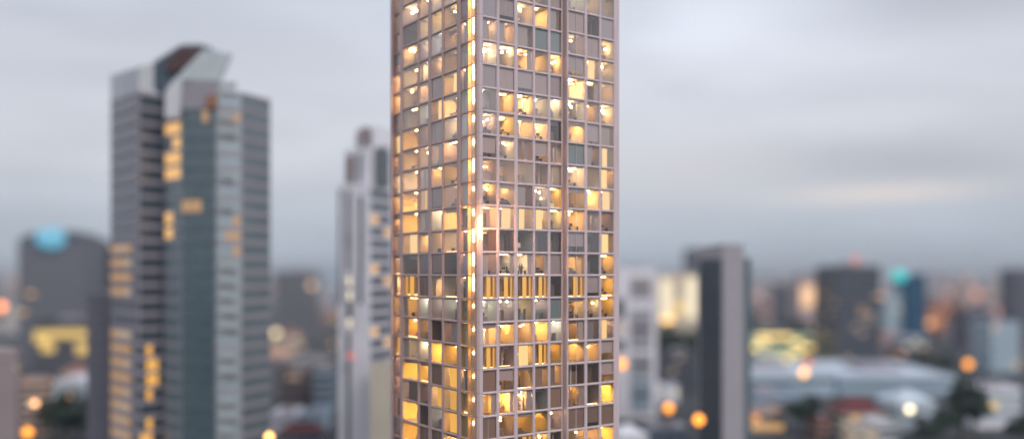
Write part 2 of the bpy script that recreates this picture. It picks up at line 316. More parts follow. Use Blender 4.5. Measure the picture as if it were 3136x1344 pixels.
def window(coll, face, s0, s1, n, dt, code, depth, split=False, key=None):
    g_ = fr(face, dt); n += 1; z1 = rowz(n) - .18; z0 = rowz(n - 1) + .13; w = s1 - s0; st = STY[code]; r = R
    fz0, cz = rowz(n - 1) + .05, rowz(n) - .30          # room floor and ceiling
    a, b = s0 - .06, s1 + .06
    rm = put(coll, 'room'); wm = WALLC[st[0]]
    if n < (3 if face == 'L' else -1) and st[0] in ('lilac', 'dark'): wm = WALLC['brown']
    if n < -1 and code == 'W': wm = WALLC['ochre']
    side = WALLC[r.choice(['beige', 'lilac', 'white', st[0]])] if code not in 'DYO' else wm
    D = depth * r.uniform(.75, 1) if code not in 'UL' else depth
    pn = [lambda t0, t1: 0]
    rm.poly([g_(a, -D, fz0), g_(b, -D, fz0), g_(b, -D, cz), g_(a, -D, cz)], wm)
    rm.poly([g_(a, -.02, fz0), g_(a, -D, fz0), g_(a, -D, cz), g_(a, -.02, cz)], side)
    rm.poly([g_(b, -.02, fz0), g_(b, -D, fz0), g_(b, -D, cz), g_(b, -.02, cz)], side)
    rm.poly([g_(a, -.02, fz0), g_(b, -.02, fz0), g_(b, -D, fz0), g_(a, -D, fz0)], M_FLOOR)
    rm.poly([g_(a, -.02, cz), g_(b, -.02, cz), g_(b, -D, cz), g_(a, -D, cz)], M_CEIL)
    # outside frame strips (thin sash) and pane
    sa_ = put(coll, 'sash'); sw = .04
    for (x0, x1, y0, y1) in ((s0, s0 + sw, z0, z1), (s1 - sw, s1, z0, z1), (s0 + sw, s1 - sw, z1 - sw, z1), (s0 + sw, s1 - sw, z0, z0 + sw)):
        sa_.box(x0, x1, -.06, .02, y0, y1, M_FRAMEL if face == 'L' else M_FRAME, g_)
    if split: sa_.box((s0 + s1) / 2 - .035, (s0 + s1) / 2 + .035, -.06, .02, z0 + sw, z1 - sw, M_FRAME, g_)
    pa = put(coll, 'pane'); pa.poly([g_(s0, -.03, z0), g_(s1, -.03, z0), g_(s1, -.03, z1), g_(s0, -.03, z1)], GLV[min(4, max(0, int(R.triangular(0, 5, 1.2 + (n > 3) * 1.2 + (face == 'R' and dt > 0) * .8 - (n < -1) * .8))))])
    k = st[3]; lc, ls = st[1], st[2] * 2.5 * r.uniform(.45, 1.5)
    if n < -2: ls = round(ls * 1.35 / 4) * 4 or 4
    if lc == 'warm': lc = r.choice(['gold', 'gold', 'warm', 'soft'] if face == 'L' or n < -1 else ['warm', 'warm', 'soft', 'gold']); ls = round(ls / 4) * 4 or 4
    la = put(coll, 'ceiling_light') if lc else None
    def strip(x0, x1, y0, y1, s_=1): la.box(x0, x1, y0, y1, cz - .09, cz - .03, lampm(lc, ls * s_), g_)
    if k == 'full' and r.random() < .5 and n not in (8, 9):      # unlit room, seen through clear glass, a little light far inside
        la = put(coll, 'ceiling_light'); la.box(s0 + w * r.uniform(.1, .4), s0 + w * r.uniform(.5, .9), -D + .3, -D + .45, cz - .3, cz - .24, lampm(r.choice(['gold', 'soft']), 8), g_)
        p_ = put(coll, 'partition'); x = s0 + w * r.uniform(0, .5); p_.box(x, x + w * r.uniform(.2, .5), -1.6, -1.5, fz0, fz0 + r.uniform(1.2, 2.9), wm, g_)
        if r.random() < .6: x = s0 + w * r.uniform(.3, .8); p_.box(x, x + .1, -.9, -.8, fz0, cz, WALLC['brown'], g_)
        details(coll, g_, s0, s1, D, fz0, cz, 'D')
    elif k == 'full':
        bl = put(coll, 'blind'); bm_ = BLIND[r.choice(['lilac', 'grey', 'grey', 'lilac']) if n > (2 if face == 'L' else -2) else 'brown']
        drop = z0 if r.random() < .75 else z0 + r.uniform(.2, .9)
        bl.box(s0 + .03, s1 - .03, -.22, -.19, drop, z1 + .05, bm_, g_)
        if r.random() < .4: put(coll, 'blind').box(s0 + w * .45, s0 + w * .5, -.185, -.165, drop, z1, BLIND['pink'], g_)
    elif k == 'tealb':
        put(coll, 'blind').box(s0 + .03, s1 - .03, -.22, -.19, z0 + .1, z1 + .05, BLIND['teal'], g_); strip(s0 + .3, s1 - .3, -2.2, -1.9)
    elif k == 'half':
        c = r.random(); strip(s0 + w * .2, s0 + w * .8, -D * .6 - .2, -D * .6)
        if c < .5: put(coll, 'blind').box(s0 + .02, s0 + w * r.uniform(.4, .75), -.3, -.27, z0, z1 + .05, BLIND['pink' if n > -3 else 'brown'], g_)
        elif c < .8: put(coll, 'blind').box(s0 + .02, s1 - .02, -.3, -.27, z0 + r.uniform(.5, 1.6), z1 + .05, BLIND['lilac'], g_)
        else: put(coll, 'partition').box(s0 + w * .3, s0 + w * .75, -D + .1, -D + .2, fz0, cz - .8, WALLC['dark'], g_)
    elif k in ('', 'peach'):
        if r.random() < .6: ty = r.uniform(.5, 3.2); strip(s0 + w * r.uniform(.05, .3), s0 + w * r.uniform(.6, .95), -ty - .22, -ty)
        else:
            strip(s0 + w * .25, s0 + w * .45, -3.0, -.8)
        c = r.random()
        if c < .35: put(coll, 'partition').box(s0 + w * r.uniform(.05, .2), s0 + w * r.uniform(.4, .6), -D + .1, -D + .16, fz0, cz - r.uniform(.3, 1.2), WALLC[r.choice(['lilac', 'brown', 'white'])], g_)
        elif c < .6: put(coll, 'blind').box(s1 - w * r.uniform(.2, .35), s1 - .02, -.3, -.27, z0, z1 + .05, BLIND['pink'], g_)
        elif c < .8: put(coll, 'blind').box(s0 + .02, s1 - .02, -.3, -.27, z1 - r.uniform(.3, .8), z1 + .05, BLIND['pink'], g_)
    elif k == 'ycurt':
        cu = put(coll, 'curtain')
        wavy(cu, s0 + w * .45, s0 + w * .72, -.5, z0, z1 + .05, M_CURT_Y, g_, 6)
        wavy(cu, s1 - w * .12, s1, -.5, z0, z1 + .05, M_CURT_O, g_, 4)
        la.box(s0 + .1, s1 - .1, -.75, -.6, z0 + .02, z0 + .08, lampm('orange', 8), g_)
        put(coll, 'partition').box(s0 + .05, s0 + w * .42, -1.0, -.9, fz0 + .5, cz - .05, WALLC['dark'], g_)
    elif k == 'kcurt':
        cu = put(coll, 'curtain'); kind = r.random(); strip(s0 + w * .2, s0 + w * .8, -1.6, -1.4)
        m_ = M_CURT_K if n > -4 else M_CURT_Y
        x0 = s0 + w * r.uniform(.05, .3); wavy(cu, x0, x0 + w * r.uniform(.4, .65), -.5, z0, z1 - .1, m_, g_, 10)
        if r.random() < .5: put(coll, 'blind').box(s0 + .02, s0 + w * .18, -.42, -.39, z0, z1 + .05, BLIND['pink'], g_)
    elif k == 'dcurt':
        cu = put(coll, 'curtain'); strip(s0 + w * .2, s0 + w * .8, -2.4, -2.2)
        wavy(cu, s0 + w * .12, s0 + w * .42, -.5, z0 + .1, z1 - .25, BLIND['brown'], g_, 6); wavy(cu, s0 + w * .55, s0 + w * .78, -.5, z0 + .1, z1 - .25, BLIND['grey'], g_, 6)
    elif k == 'clut':
        for q_ in range(4):
            x = s0 + w * r.uniform(.1, .8); y = -r.uniform(.8, 3.2); la.rev([(.16, cz - .30), (.2, cz - .22), (.05, cz - .12)], x, y, lampm('cool', 42), 8, g_)
        for q_ in range(3):
            x = s0 + w * r.uniform(.05, .75); hh = r.uniform(.6, 1.9); put(coll, 'partition').box(x, x + r.uniform(.15, .7), -r.uniform(1.2, 2.6), -1.1, fz0, fz0 + hh, WALLC[r.choice(['lilac', 'teal', 'dark'])], g_)
    elif k == 'pts':
        for q_ in range(r.choice([2, 2, 3])):
            x = s0 + w * r.uniform(.15, .85); y = -r.uniform(.7, 2.4); zz = cz - r.uniform(.2, 1.0)
            la.rev([(.03, zz - .16), (.17, zz - .12), (.2, zz), (.08, zz + .12)], x, y, lampm(lc, 48), 8, g_)
        if r.random() < .5: put(coll, 'partition').box(s0 + w * .5, s0 + w * .95, -2.0, -1.9, fz0, fz0 + r.uniform(.8, 1.7), WALLC['dark'], g_)
    elif k == 'cove':
        la.box(a + .03, b - .03, -D + .05, -D + .25, cz - .75, cz - .69, lampm('warm', 16), g_)
        put(coll, 'partition').box(a + .02, b - .02, -D * .62, -D * .6, fz0, fz0 + 1.55 + .2 * math.sin(s0), WALLC['lilac'], g_)
        la.box(s0 + .2, s1 - .2, -.9, -.78, fz0 + .16, fz0 + .2, lampm('warm', 8), g_)
    elif k == 'desk':
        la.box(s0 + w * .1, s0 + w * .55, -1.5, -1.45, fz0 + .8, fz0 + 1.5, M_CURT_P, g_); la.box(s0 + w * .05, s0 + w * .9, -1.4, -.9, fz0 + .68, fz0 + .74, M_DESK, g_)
    # desk line seen at the sill in many lit offices
    if lc and code not in 'GC': details(coll, g_, s0, s1, D, fz0, cz, code)
    if code in 'WBOPLM' and r.random() < .6 and coll is not rest:
        DESKS.append((face, s0 + w * r.uniform(.05, .3), w, n, dt, fz0, key))
    if False:
        x = s0 + w * r.uniform(.05, .3); put(coll, 'desk').box(x, x + w * .55, -1.3, -.65, fz0 + .68, fz0 + .73, M_DESK, g_)
        for lx in (x + .05, x + w * .55 - .1): put(coll, 'desk').box(lx, lx + .05, -1.25, -.7, fz0, fz0 + .68, M_BLACK, g_)
        put(coll, 'desk').box(x + w * .15, x + w * .15 + .55, -1.02, -.99, fz0 + .80, fz0 + 1.15, M_BLACK, g_); put(coll, 'desk').box(x + w * .15 + .25, x + w * .15 + .3, -1.0, -.97, fz0 + .73, fz0 + .80, M_BLACK, g_)

jobs = []
depR = [2.7, 5.2, 5.2, 5.2, 5.2]; 
for n, s in ROWS.items():
    m_, b_, l_, e_ = s.split('|'); dist = abs((rowz(n) - HC))
    for k in range(5): jobs.append((bayR[k][1] - bayR[k][0], 'R', *bayR[k], n, 0, m_[k], depR[k], False, ('R', k)))
    for k in range(3): jobs.append((bayB[k][1] - bayB[k][0], 'R', *bayB[k], n, BD, b_[k], 5.4, k == 0, ('B', k)))
    for k in range(4):
        bay = bayL[k]; jobs.append(((bay[1] - bay[0]) * .7, 'L', *bay, n, 0, l_[k], 5.2 if k < 3 else 3.0, False, ('L', k)))
    jobs.append((.1, 'L', *bayL[4], n, 0, l_[4], .62, False, ('L', 4)))
    jobs.append((.1, 'L', bayE[0][0], bayE[0][1], n, -1.1, e_, 3.2, False, ('E', 0)))
score = lambda j: j[0] * (1.0 if -2 <= j[4] <= 7 else .3)
jobs.sort(key=score, reverse=True)
rest = {}
SUB = ('room', 'pane', 'ceiling_light', 'blind', 'curtain', 'partition', 'desk')
for i, j in enumerate(jobs):
    _, face, s0, s1, n, dt, code, dep, split, key = j
    coll = {} if i < 100 else rest
    window(coll, face, s0, s1, n, dt, code, dep, split, key)
    if i < 100:
        w = coll['sash'].build('window', tower)
        for k in SUB:
            if k in coll: coll[k].build(k, w, org=(XC, ZC, 0), fix=(k not in ('room',)))
allw = MB()
for k, q in rest.items():
    b = len(allw.v); allw.v += q.v; idx = [allw.mi(m) for m in q.mats]
    allw.f += [tuple(b + v for v in f_) for f_ in q.f]; allw.m += [idx[x] for x in q.m]
allw.build('window', tower, kind='stuff', fix=False, label='smaller and more distant windows of the glass tower with their rooms')
# corner bay: a lit shaft beside the corner column with one lamp per storey
f = fr('L'); sx0, sx1 = .42, bayL[4][0] - .12
q = MB(); q.box(sx0 - .02, sx1 + .1, -.62, -.56, BOTZ, TOPZ, mat('shaft_wall', (.85, .60, .38), .6), f); q.box(sx1, sx1 + .06, -.56, -.02, BOTZ, TOPZ, mat('shaft_wall', (.85, .60, .38), .6), f); q.build('light_shaft', tower)
q = MB(); q.poly([f(sx0, -.01, BOTZ), f(sx1, -.01, BOTZ), f(sx1, -.01, TOPZ), f(sx0, -.01, TOPZ)], M_GLASS); q.build('shaft_glass', tower)
for n in range(N0 + 1, N1 + 1):
    sm = (sx0 + sx1) / 2; zz = rowz(n) - 1.1; hh = .16 if n < 0 else R.choice([.22, .4, .9, 1.2]); st_ = 30
    q = MB(); q.rev([(.05, zz - hh - .1), (.15, zz - hh), (.15, zz + hh), (.05, zz + hh + .1)], sm, -.30, lampm('gold', st_), 10, f); q.build('shaft_lamp', tower)
zz = rowz(2) - .1; cx_, cy_ = XC + .42, ZC - 2.6  # added light on arms, stands in for the corner glare and warms both facades
q = MB(); q.rev([(.03, zz - 1.5), (.10, zz - .5), (.15, zz), (.10, zz + .5), (.03, zz + 1.5)], cx_, cy_, em('added_corner_glow', (1, .46, .17), 480), 12)
q.box(cx_ - .04, cx_ + .04, cy_ + .1, ZC, zz - 1.2, zz - 1.14, M_BLACK); q.box(cx_ - .04, cx_ + .04, cy_ + .1, ZC, zz + 1.14, zz + 1.2, M_BLACK)
q.build('added_corner_light', tower, label='very bright slim light added for the glare at the corner column')

# desks with monitors and chairs in the nearer lit rooms, each a thing of its own
CW = {('R', 0): 'first window right of corner', ('R', 1): 'second window right of corner', ('R', 2): 'third window right of corner', ('R', 3): 'fourth window right of corner', ('R', 4): 'fifth window right of corner',
      ('B', 0): 'left window of projecting bay', ('B', 1): 'middle window of projecting bay', ('B', 2): 'right window of projecting bay',
      ('L', 0): 'wide window of left facade', ('L', 1): 'narrow window of left facade', ('L', 2): 'left pair window of left facade', ('L', 3): 'right pair window of left facade'}
NW = ['zero', 'one', 'two', 'three', 'four', 'five', 'six', 'seven', 'eight', 'nine', 'ten', 'eleven', 'twelve', 'thirteen', 'fourteen', 'fifteen', 'sixteen', 'seventeen']
for face, x, w, n, dt, z, key in DESKS:
    k = n + 1 - 2 + 2; rel = n - 1 + 2      # storeys above the row of cool white lights
    where = 'on the white lit storey' if rel == 0 else '%s %s %s white lit' % (NW[abs(rel)], 'storeys' if abs(rel) > 1 else 'storey', 'above' if rel > 0 else 'below')
    g_ = fr(face, dt); sc_ = R.random()
    root = thing('desk', 'desk with dark monitor, %s, %s' % (CW[key], where), 'desk', g_(x, -1, z), 'desks behind the windows of the glass tower')
    q = MB(); q.box(x, x + w * .55, -1.3, -.6, z + .70, z + .74, M_DESK, g_); q.build('desk_top', root)
    for lx in (x + .03, x + w * .55 - .1): q = MB(); q.box(lx, lx + .07, -1.25, -.65, z, z + .70, M_BLACK, g_); q.build('leg', root)
    mx_ = x + w * R.uniform(.05, .2); q = MB(); q.box(mx_, mx_ + .6, -1.02, -.98, z + .84, z + 1.22, M_BLACK, g_); q.box(mx_ + .27, mx_ + .33, -1.0, -.99, z + .74, z + .84, M_BLACK, g_); q.box(mx_ + .15, mx_ + .45, -1.1, -.9, z + .74, z + .76, M_BLACK, g_); q.build('monitor', root)
# ------------------------------------------------------------------ people and furniture in the tower rooms
M_SUIT = mat('dark_clothes', (.06, .05, .06), .9); M_SKIN = mat('skin', (.45, .28, .2), .6); M_HAIR = mat('dark_hair', (.03, .02, .02), .6)
def person(label, face, s, t, n, yaw, sit=False, arm=0.2, dt=0):
    base = Vector(fr(face, dt)(s, t, rowz(n) + .05)); seat = -.42 if sit else 0
    P, E, Rr = [], [], []
    def v(p, r, link=None):
        P.append(p); Rr.append(r); 
        if link is not None: E.append((link, len(P) - 1))
        return len(P) - 1
    h = .95 + seat
    pel = v((0, 0, h), .15); wa = v((0, 0, h + .18), .13, pel); ch = v((0, 0, h + .40), .16, wa); nk = v((0, 0, h + .56), .06, ch); hd = v((0, -.02, h + .66), .095, nk); v((0, -.01, h + .78), .085, hd)
    v((0, -.10, h + .69), .03, hd)
    for sx in (-1, 1):
        sh = v((sx * .19, 0, h + .48), .065, ch); el = v((sx * .26, -.05 - arm * .3, h + .22), .048, sh); wr = v((sx * .24, -.1 - arm, h + .02 + arm * .5), .03, el)
        pm = v((sx * .24, -.14 - arm, h - .04 + arm * .5), .035, wr)
        for k in range(4): v((sx * .24 + (k - 1.5) * .018, -.17 - arm, h - .11 + arm * .5 - .008 * (1.5 - abs(k - 1.5))), .009, pm)
        v((sx * .20, -.17 - arm, h - .06 + arm * .5), .010, pm)
        hp = v((sx * .10, 0, h - .06), .10, pel)
        if sit: kn = v((sx * .13, -.45, h - .06), .07, hp); an = v((sx * .13, -.45, .08), .045, kn)
        else: kn = v((sx * .11, -.02, h * .53), .07, hp); an = v((sx * .12, .03, .09), .045, kn)
        v((sx * .12, (-.60 if sit else -.14), .04), .035, an)
    me = bpy.data.meshes.new('person'); me.from_pydata(P, E, []); me.materials.append(M_SUIT)
    o = bpy.data.objects.new('person', me); sc.collection.objects.link(o); o.location = base
    o.rotation_euler = (0, 0, yaw)
    mod = o.modifiers.new('skin', 'SKIN'); 
    if not me.skin_vertices:
        bm = bmesh.new(); bm.from_mesh(me); bm.verts.layers.skin.verify(); bm.to_mesh(me); bm.free()
    for i, d in enumerate(me.skin_vertices[0].data): d.radius = (Rr[i], Rr[i]); d.use_root = (i == 0)
    o.modifiers.new('sub', 'SUBSURF').render_levels = 1
    q = MB(); q.rev([(.05, h + .70), (.115, h + .74), (.11, h + .82), (.05, h + .87)], 0, .015, M_HAIR, 10)
    hh = q.build('hair', None); hh.parent = o; del ORG[hh.name]
    o['label'] = label; o['category'] = 'person'
    return o
def bx(face, k): return {'R': bayR, 'B': bayB, 'L': bayL}[face][k]
person('standing person in dark clothes, arms forward, in the third window from the corner column', 'R', bx('R', 2)[0] + 1.35, -1.3, 0, .3, arm=.25)
person('second dark figure standing close beside another behind the third window from the corner', 'R', bx('R', 2)[0] + 1.95, -1.6, 0, 2.2)
person('person in dark clothes sitting low and turned away behind the second window from the corner', 'R', bx('R', 1)[0] + 2.1, -1.0, 0, 1.9, sit=True)
person('lone dark figure standing in the fifth window from the corner, next to the recess', 'R', bx('R', 4)[0] + 1.0, -.9, 2, .2)
person('dark figure beneath a lamp in the left pair window of the left facade', 'L', bx('L', 2)[0] + 1.1, -1.0, 2, -.6)
person('dark figure with arms raised behind the bright lamps of the left facade', 'L', bx('L', 3)[0] + .9, -1.0, 2, -.9, arm=.4)
def armchair(label, face, s, t, n, col, wd_=1.1, dt=0):
    g_ = fr(face, dt); z = rowz(n) + .05; root = thing('armchair', label, 'chair', g_(s, t, z)); m = mat('upholstery_' + col[0], col[1], .9)
    q = MB(); q.box(s - wd_ / 2, s + wd_ / 2, t - .4, t + .4, z + .15, z + .45, m, g_); q.build('seat', root)
    q = MB(); q.prism([(s - wd_ / 2, t - .55), (s + wd_ / 2, t - .55), (s + wd_ / 2, t - .4), (s - wd_ / 2, t - .4)], z + .15, [z + 1.15, z + 1.15, z + 1.0, z + 1.0], m, fr=g_); q.build('backrest', root)
    for k in (-1, 1):
        c = s + k * (wd_ / 2 + .07); q = MB(); q.box(c - .07, c + .07, t - .5, t + .4, z + .05, z + .68, m, g_); q.build('armrest', root)
    for kx in (-1, 1):
        for ky in (-.35, .35):
            q = MB(); q.rev([(.02, z), (.03, z + .15)], s + kx * wd_ * .4, t + ky, M_BLACK, 8, g_); q.build('leg', root)
    return root
armchair('dark high armchair in the fourth window from the corner, level with the standing figures', 'R', bx('R', 3)[0] + 1.6, -1.2, 0, ('dark', (.08, .06, .06)), 1.2)
armchair('wide grey sofa behind the first window of the projecting bay, below the long strip light', 'R', bx('B', 0)[0] + 1.4, -1.3, 0, ('grey', (.24, .22, .24)), 2.0, BD)
armchair('grey sofa, fourth window from corner, five storeys above the standing pair', 'R', bx('R', 3)[0] + 1.2, -1.2, 5, ('grey', (.24, .22, .24)), 1.3)
armchair('dark blue sofa in the middle window of the projecting bay', 'R', bx('B', 1)[0] + 1.2, -1.2, 0, ('blue', (.10, .12, .17)), 1.4, BD)
armchair('low brown settee behind the second window from the corner, three storeys above the standing pair', 'R', bx('R', 1)[0] + 2.3, -1.4, 3, ('brown', (.14, .09, .08)), 1.2)
def floor_lamp(label, face, s, t, n, dt=0, h=1.5, c='orange'):
    g_ = fr(face, dt); z = rowz(n) + .05; root = thing('floor_lamp', label, 'lamp', g_(s, t, z))
    q = MB(); q.rev([(.15, z), (.14, z + .03), (.02, z + .05), (.015, z + h)], s, t, M_BLACK, 10, g_); q.build('stand', root)
    q = MB(); q.rev([(.22, z + h - .1), (.13, z + h + .25)], s, t, lampm(c, 8), 12, g_); q.build('lamp_shade', root)
floor_lamp('orange shaded floor lamp at the near side of the fourth window from the corner', 'R', bx('R', 3)[0] + .6, -1.2, 3)
floor_lamp('orange shaded floor lamp at the far side of the fourth window from the corner', 'R', bx('R', 3)[0] + 2.1, -1.2, 3)
floor_lamp('small floor lamp shining low behind the third window from the corner', 'R', bx('R', 2)[0] + .7, -1.0, 3, h=.6, c='warm')
def plant(label, face, s, t, n, dt=0, h=1.3):
    g_ = fr(face, dt); z = rowz(n) + .05; root = thing('potted_plant', label, 'plant', g_(s, t, z)); rr = random.Random(int(s * 100))
    q = MB(); q.rev([(.14, z), (.2, z + .35)], s, t, mat('pot_clay', (.35, .2, .14), .8), 10, g_); q.build('pot', root)
    q = MB(); m = mat('leaf_green', (.05, .09, .04), .6)
    for i in range(46):
        a = rr.uniform(0, 6.28); ln = rr.uniform(.25, .6); zz = z + .35 + rr.uniform(0, h - .5); x1, y1 = s + math.cos(a) * ln, t + math.sin(a) * ln * .6
        q.poly([g_(s, t, zz), g_((s + x1) / 2 + .05, (t + y1) / 2, zz + .2), g_(x1, y1, zz + .1), g_((s + x1) / 2 - .05, (t + y1) / 2, zz + .12)], m)
    q.build('foliage', root)
plant('leafy potted plant in the projecting bay, one storey below the wide grey sofa', 'R', bx('B', 0)[0] + 1.2, -.8, -1, BD, 1.5)
plant('potted plant beside a small ceiling lamp in the second window of the left facade pair', 'L', bx('L', 3)[0] + .9, -.8, 6)
plant('small potted plant in the lowest sharp storey of the third window from the corner', 'R', bx('R', 2)[0] + .6, -.7, -1)

# ------------------------------------------------------------------ city: generic building parts
M_BG = {k: mat('stone_' + k, c, .75, 0, .10, .08) for k, c in dict(pale=(.62, .63, .66), grey=(.34, .32, .36), mauve=(.40, .375, .41), dark=(.09, .095, .115), violet=(.16, .155, .19), cream=(.62, .55, .44), pink=(.50, .40, .40),
        white=(.80, .79, .86), teal=(.09, .14, .165), blue=(.02, .085, .16), brick=(.35, .17, .13), rust=(.15, .035, .04), peach=(.60, .42, .32), slate=(.24, .31, .38), ltblue=(.40, .52, .62), roofpale=(.60, .68, .76), brown=(.15, .10, .09)).items()}
M_DGL = mat('dark_window', (.06, .075, .10), .15, 0, .2, .3, .8); M_TGL = mat('teal_window', (.085, .13, .15), .15, 0, .2, .3, .8); M_PGL = mat('pale_window', (.38, .46, .50), .2, 0, .12, .2, .8)
M_LIT = {k: em('lit_window_' + k, c, s) for k, (c, s) in dict(warm=((1, .55, .18), .9), yellow=((1, .66, .16), .85), cream=((1, .85, .6), 1.0), dim=((1, .70, .48), .40), pale=((.80, .95, .62), .55), orange=((1, .35, .08), 1.3), red=((1, .12, .06), 1.2), hot=((1, .55, .12), 4.0), sun=((1, .72, .25), 1.9), glow=((1, .54, .22), .42), amber=((1, .48, .06), .95), cooldim=((.70, .84, .92), .26)).items()}
M_MGL = mat('mid_window', (.17, .175, .21), .2, 0, .2, .3, .8)
GLASSES = {'sky': mat('grey_teal_window', (.135, .18, .20), .2, 0, .15, .1, .8), 'mid': M_MGL, 'dark': M_DGL, 'teal': M_TGL, 'pale': M_PGL}
def facet(root, P0, P1, z0, z1, floors, gl='dark', frac=.6, lit=(), litm='warm', cols=6, off=.06, litp=0, rib=None, jit=0):
    """one flat facade between plan points P0,P1: a ribbon window per floor, lit windows in front"""
    P0, P1 = Vector(P0), Vector(P1); d = (P1 - P0); L = d.length; d = d / L; nrm = Vector((d.y, -d.x))
    g_ = lambda s, t, z: (P0.x + d.x * s + nrm.x * t, P0.y + d.y * s + nrm.y * t, z); fh = (z1 - z0) / floors
    for i in range(floors):
        a = z0 + i * fh; q = MB(); q.box(.25, L - .25, -.05, off, a + fh * (1 - frac) / 2, a + fh * (1 + frac) / 2, GLASSES[gl], g_); q.build('window_band', root)
        for c in range(cols):
            on = (i, c) in lit or R.random() < litp
            if on:
                w = (L - .5) / cols; q = MB(); q.box(.25 + c * w + .1, .25 + (c + 1) * w - .1, off - .02, off + .05, a + fh * (1 - frac) / 2 + .05, a + fh * (1 + frac) / 2 - .05, M_LIT[litm if isinstance(litm, str) else R.choice(litm)], g_); q.build('lit_window', root)
    if rib:
        for i in range(floors + 1):
            q = MB(); q.box(0, L, -.1, off + .18, z0 + i * fh - .18, z0 + i * fh + .18, rib, g_); q.build('ledge', root)
    return fh
# ---- crowned tower on the left
ct = thing('crowned_tower', 'tall grey and teal office tower with a slanted pale crown, left of the sharp tower', 'tower', (PX(580, 270), 270, 0))
A0, A1, A2, B0, B1, B2, B3, B4 = [(PX(x, z), z) for x, z in ((339, 279), (426, 262), (505, 268), (505, 262.5), (555, 257), (662, 254.5), (740, 257), (828, 268))]
bkR, bkM, bkM2, bkL = (PX(800, 300), 300), (PX(520, 300), 300), (PX(520, 300), 300), (PX(372, 305), 305)
zA = ZH(279, 262)
q = MB(); q.prism([A0, A1, A2, bkM, bkL], 0, zA, M_BG['grey']); q.build('wall', ct)
q = MB(); q.prism([B0, B1, B2, (PX(672, 258), 258), (PX(672, 290), 290), bkM], 0, ZH(250, 257), M_BG['grey']); q.build('wall', ct)
q = MB(); q.prism([(PX(662.5, 254.6), 254.6), B3, B4, bkR, (PX(664, 300), 300)], 0, [ZH(279, 255), ZH(283, 257), ZH(305, 268), ZH(305, 268), ZH(279, 255)], M_BG['grey']); q.build('wall', ct)
q = MB(); q.prism([A0, A1, (PX(470, 266), 266), (PX(470, 285), 285), (PX(372, 303), 303)], zA + .02, [ZH(232, 279), ZH(205, 262), ZH(193, 266), ZH(200, 285), ZH(230, 303)], M_BG['pale']); q.build('roof_cap', ct)
q = MB(); q.extr([(PX(x, 266), 266, ZH(y, 266)) for x, y in ((471, 278), (471, 193), (552, 140), (620, 138), (600, 200), (560, 279))], (0, 10, 0), mat('deep_teal', (.06, .095, .12), .6)); q.build('crown_recess', ct)
q = MB(); q.extr([(PX(x, 264.5), 264.5, ZH(y, 264.5)) for x, y in ((505, 196), (552, 147), (622, 150), (575, 208), (515, 222))], (0, 1.2, 0), mat('rust_lining', (.085, .045, .05), .7)); q.build('crown_lining', ct)
q = MB(); q.extr([(PX(x, 268), 268, ZH(y, 268)) for x, y in ((470, 198), (470, 184), (560, 132), (622, 134), (640, 143), (620, 150), (562, 144))], (0, 12, 0), M_BG['pale']); q.build('roof_edge', ct)
q = MB(); q.extr([(PX(x, 256), 256, ZH(y, 256)) for x, y in ((532, 246), (622, 152), (708, 166), (673, 246))], (0, 1.4, 0), mat('pale_cladding', (.50, .56, .58), .5)); q.build('crown_slab', ct)
q = MB(); q.extr([(PX(x, 255.5), 255.5, ZH(y, 255.5)) for x, y in ((505, 286), (530, 246), (556, 246), (548, 360), (505, 360))], (0, 1.4, 0), M_BG['pale']); q.build('prow_cap', ct)
q = MB(); q.box(PX(632, 253.6), PX(664, 253.6), 253.5, 254.4, ZH(330, 254), ZH(292, 254), mat('brown_orange_glow', (.32, .15, .09), .7)); q.build('glow_panel', ct)  # brown-orange glow on the grey box, painted as a flat panel
zb = 12; FLn = int((zA - zb) / 4.4)
facet(ct, A0, A1, zb, zA - .5, FLn, 'mid', .55, litp=.0, rib=M_BG['mauve'], lit=[(i, c) for i in (13, 12, 11, 10, 7, 6, 5, 4, 3, 2, 1, 0) for c in (0, 1, 2)], litm=['dim', 'glow', 'glow'], cols=4)
facet(ct, A1, A2, zb, zA - .5, FLn, 'dark', .75, lit=[(6, 1), (5, 1), (4, 1), (3, 1), (1, 1), (0, 1), (0, 0), (5, 2), (4, 2)], litm='amber', cols=4)
facet(ct, B0, B1, zb, ZH(372, 260), FLn - 2, 'sky', .78, lit=[(FLn - 3, 0), (FLn - 3, 1), (FLn - 5, 0), (FLn - 5, 1), (FLn - 6, 0), (FLn - 6, 1), (FLn - 9, 0), (FLn - 10, 0), (FLn - 4, 1)], litm='warm', cols=2)
facet(ct, B1, B2, zb, ZH(335, 256), FLn - 1, 'teal', .86, lit=[(FLn - 8, 0), (FLn - 8, 1), (FLn - 8, 2), (FLn - 2, 3)], litm='glow', cols=5, rib=M_BG['teal'])
facet(ct, (PX(662.5, 254.4), 254.4), B3, zb, ZH(290, 256), FLn, 'pale', .6, lit=[(14, 1), (14, 2), (15, 2), (13, 2), (FLn - 2, 1), (FLn - 2, 2)], litm='glow', cols=3, litp=.0, rib=M_BG['pale'])
for i_ in (1, 2, 3, 5, 6, 8, 9, 10, 11, 12, 16, 18, 21, 22, 24):
    hgt = zb + (ZH(290, 256) - zb) / FLn * (i_ + .5); q = MB(); q.box(PX(668, 254), PX(736, 256) - R.uniform(0, 1.5), 253.9, 254.25, hgt - 1.0, hgt + 1.0, M_LIT['cooldim']); q.build('lit_window', ct)
facet(ct, B3, B4, zb, ZH(306, 266), FLn, 'sky', .62, cols=4, rib=M_BG['mauve'])

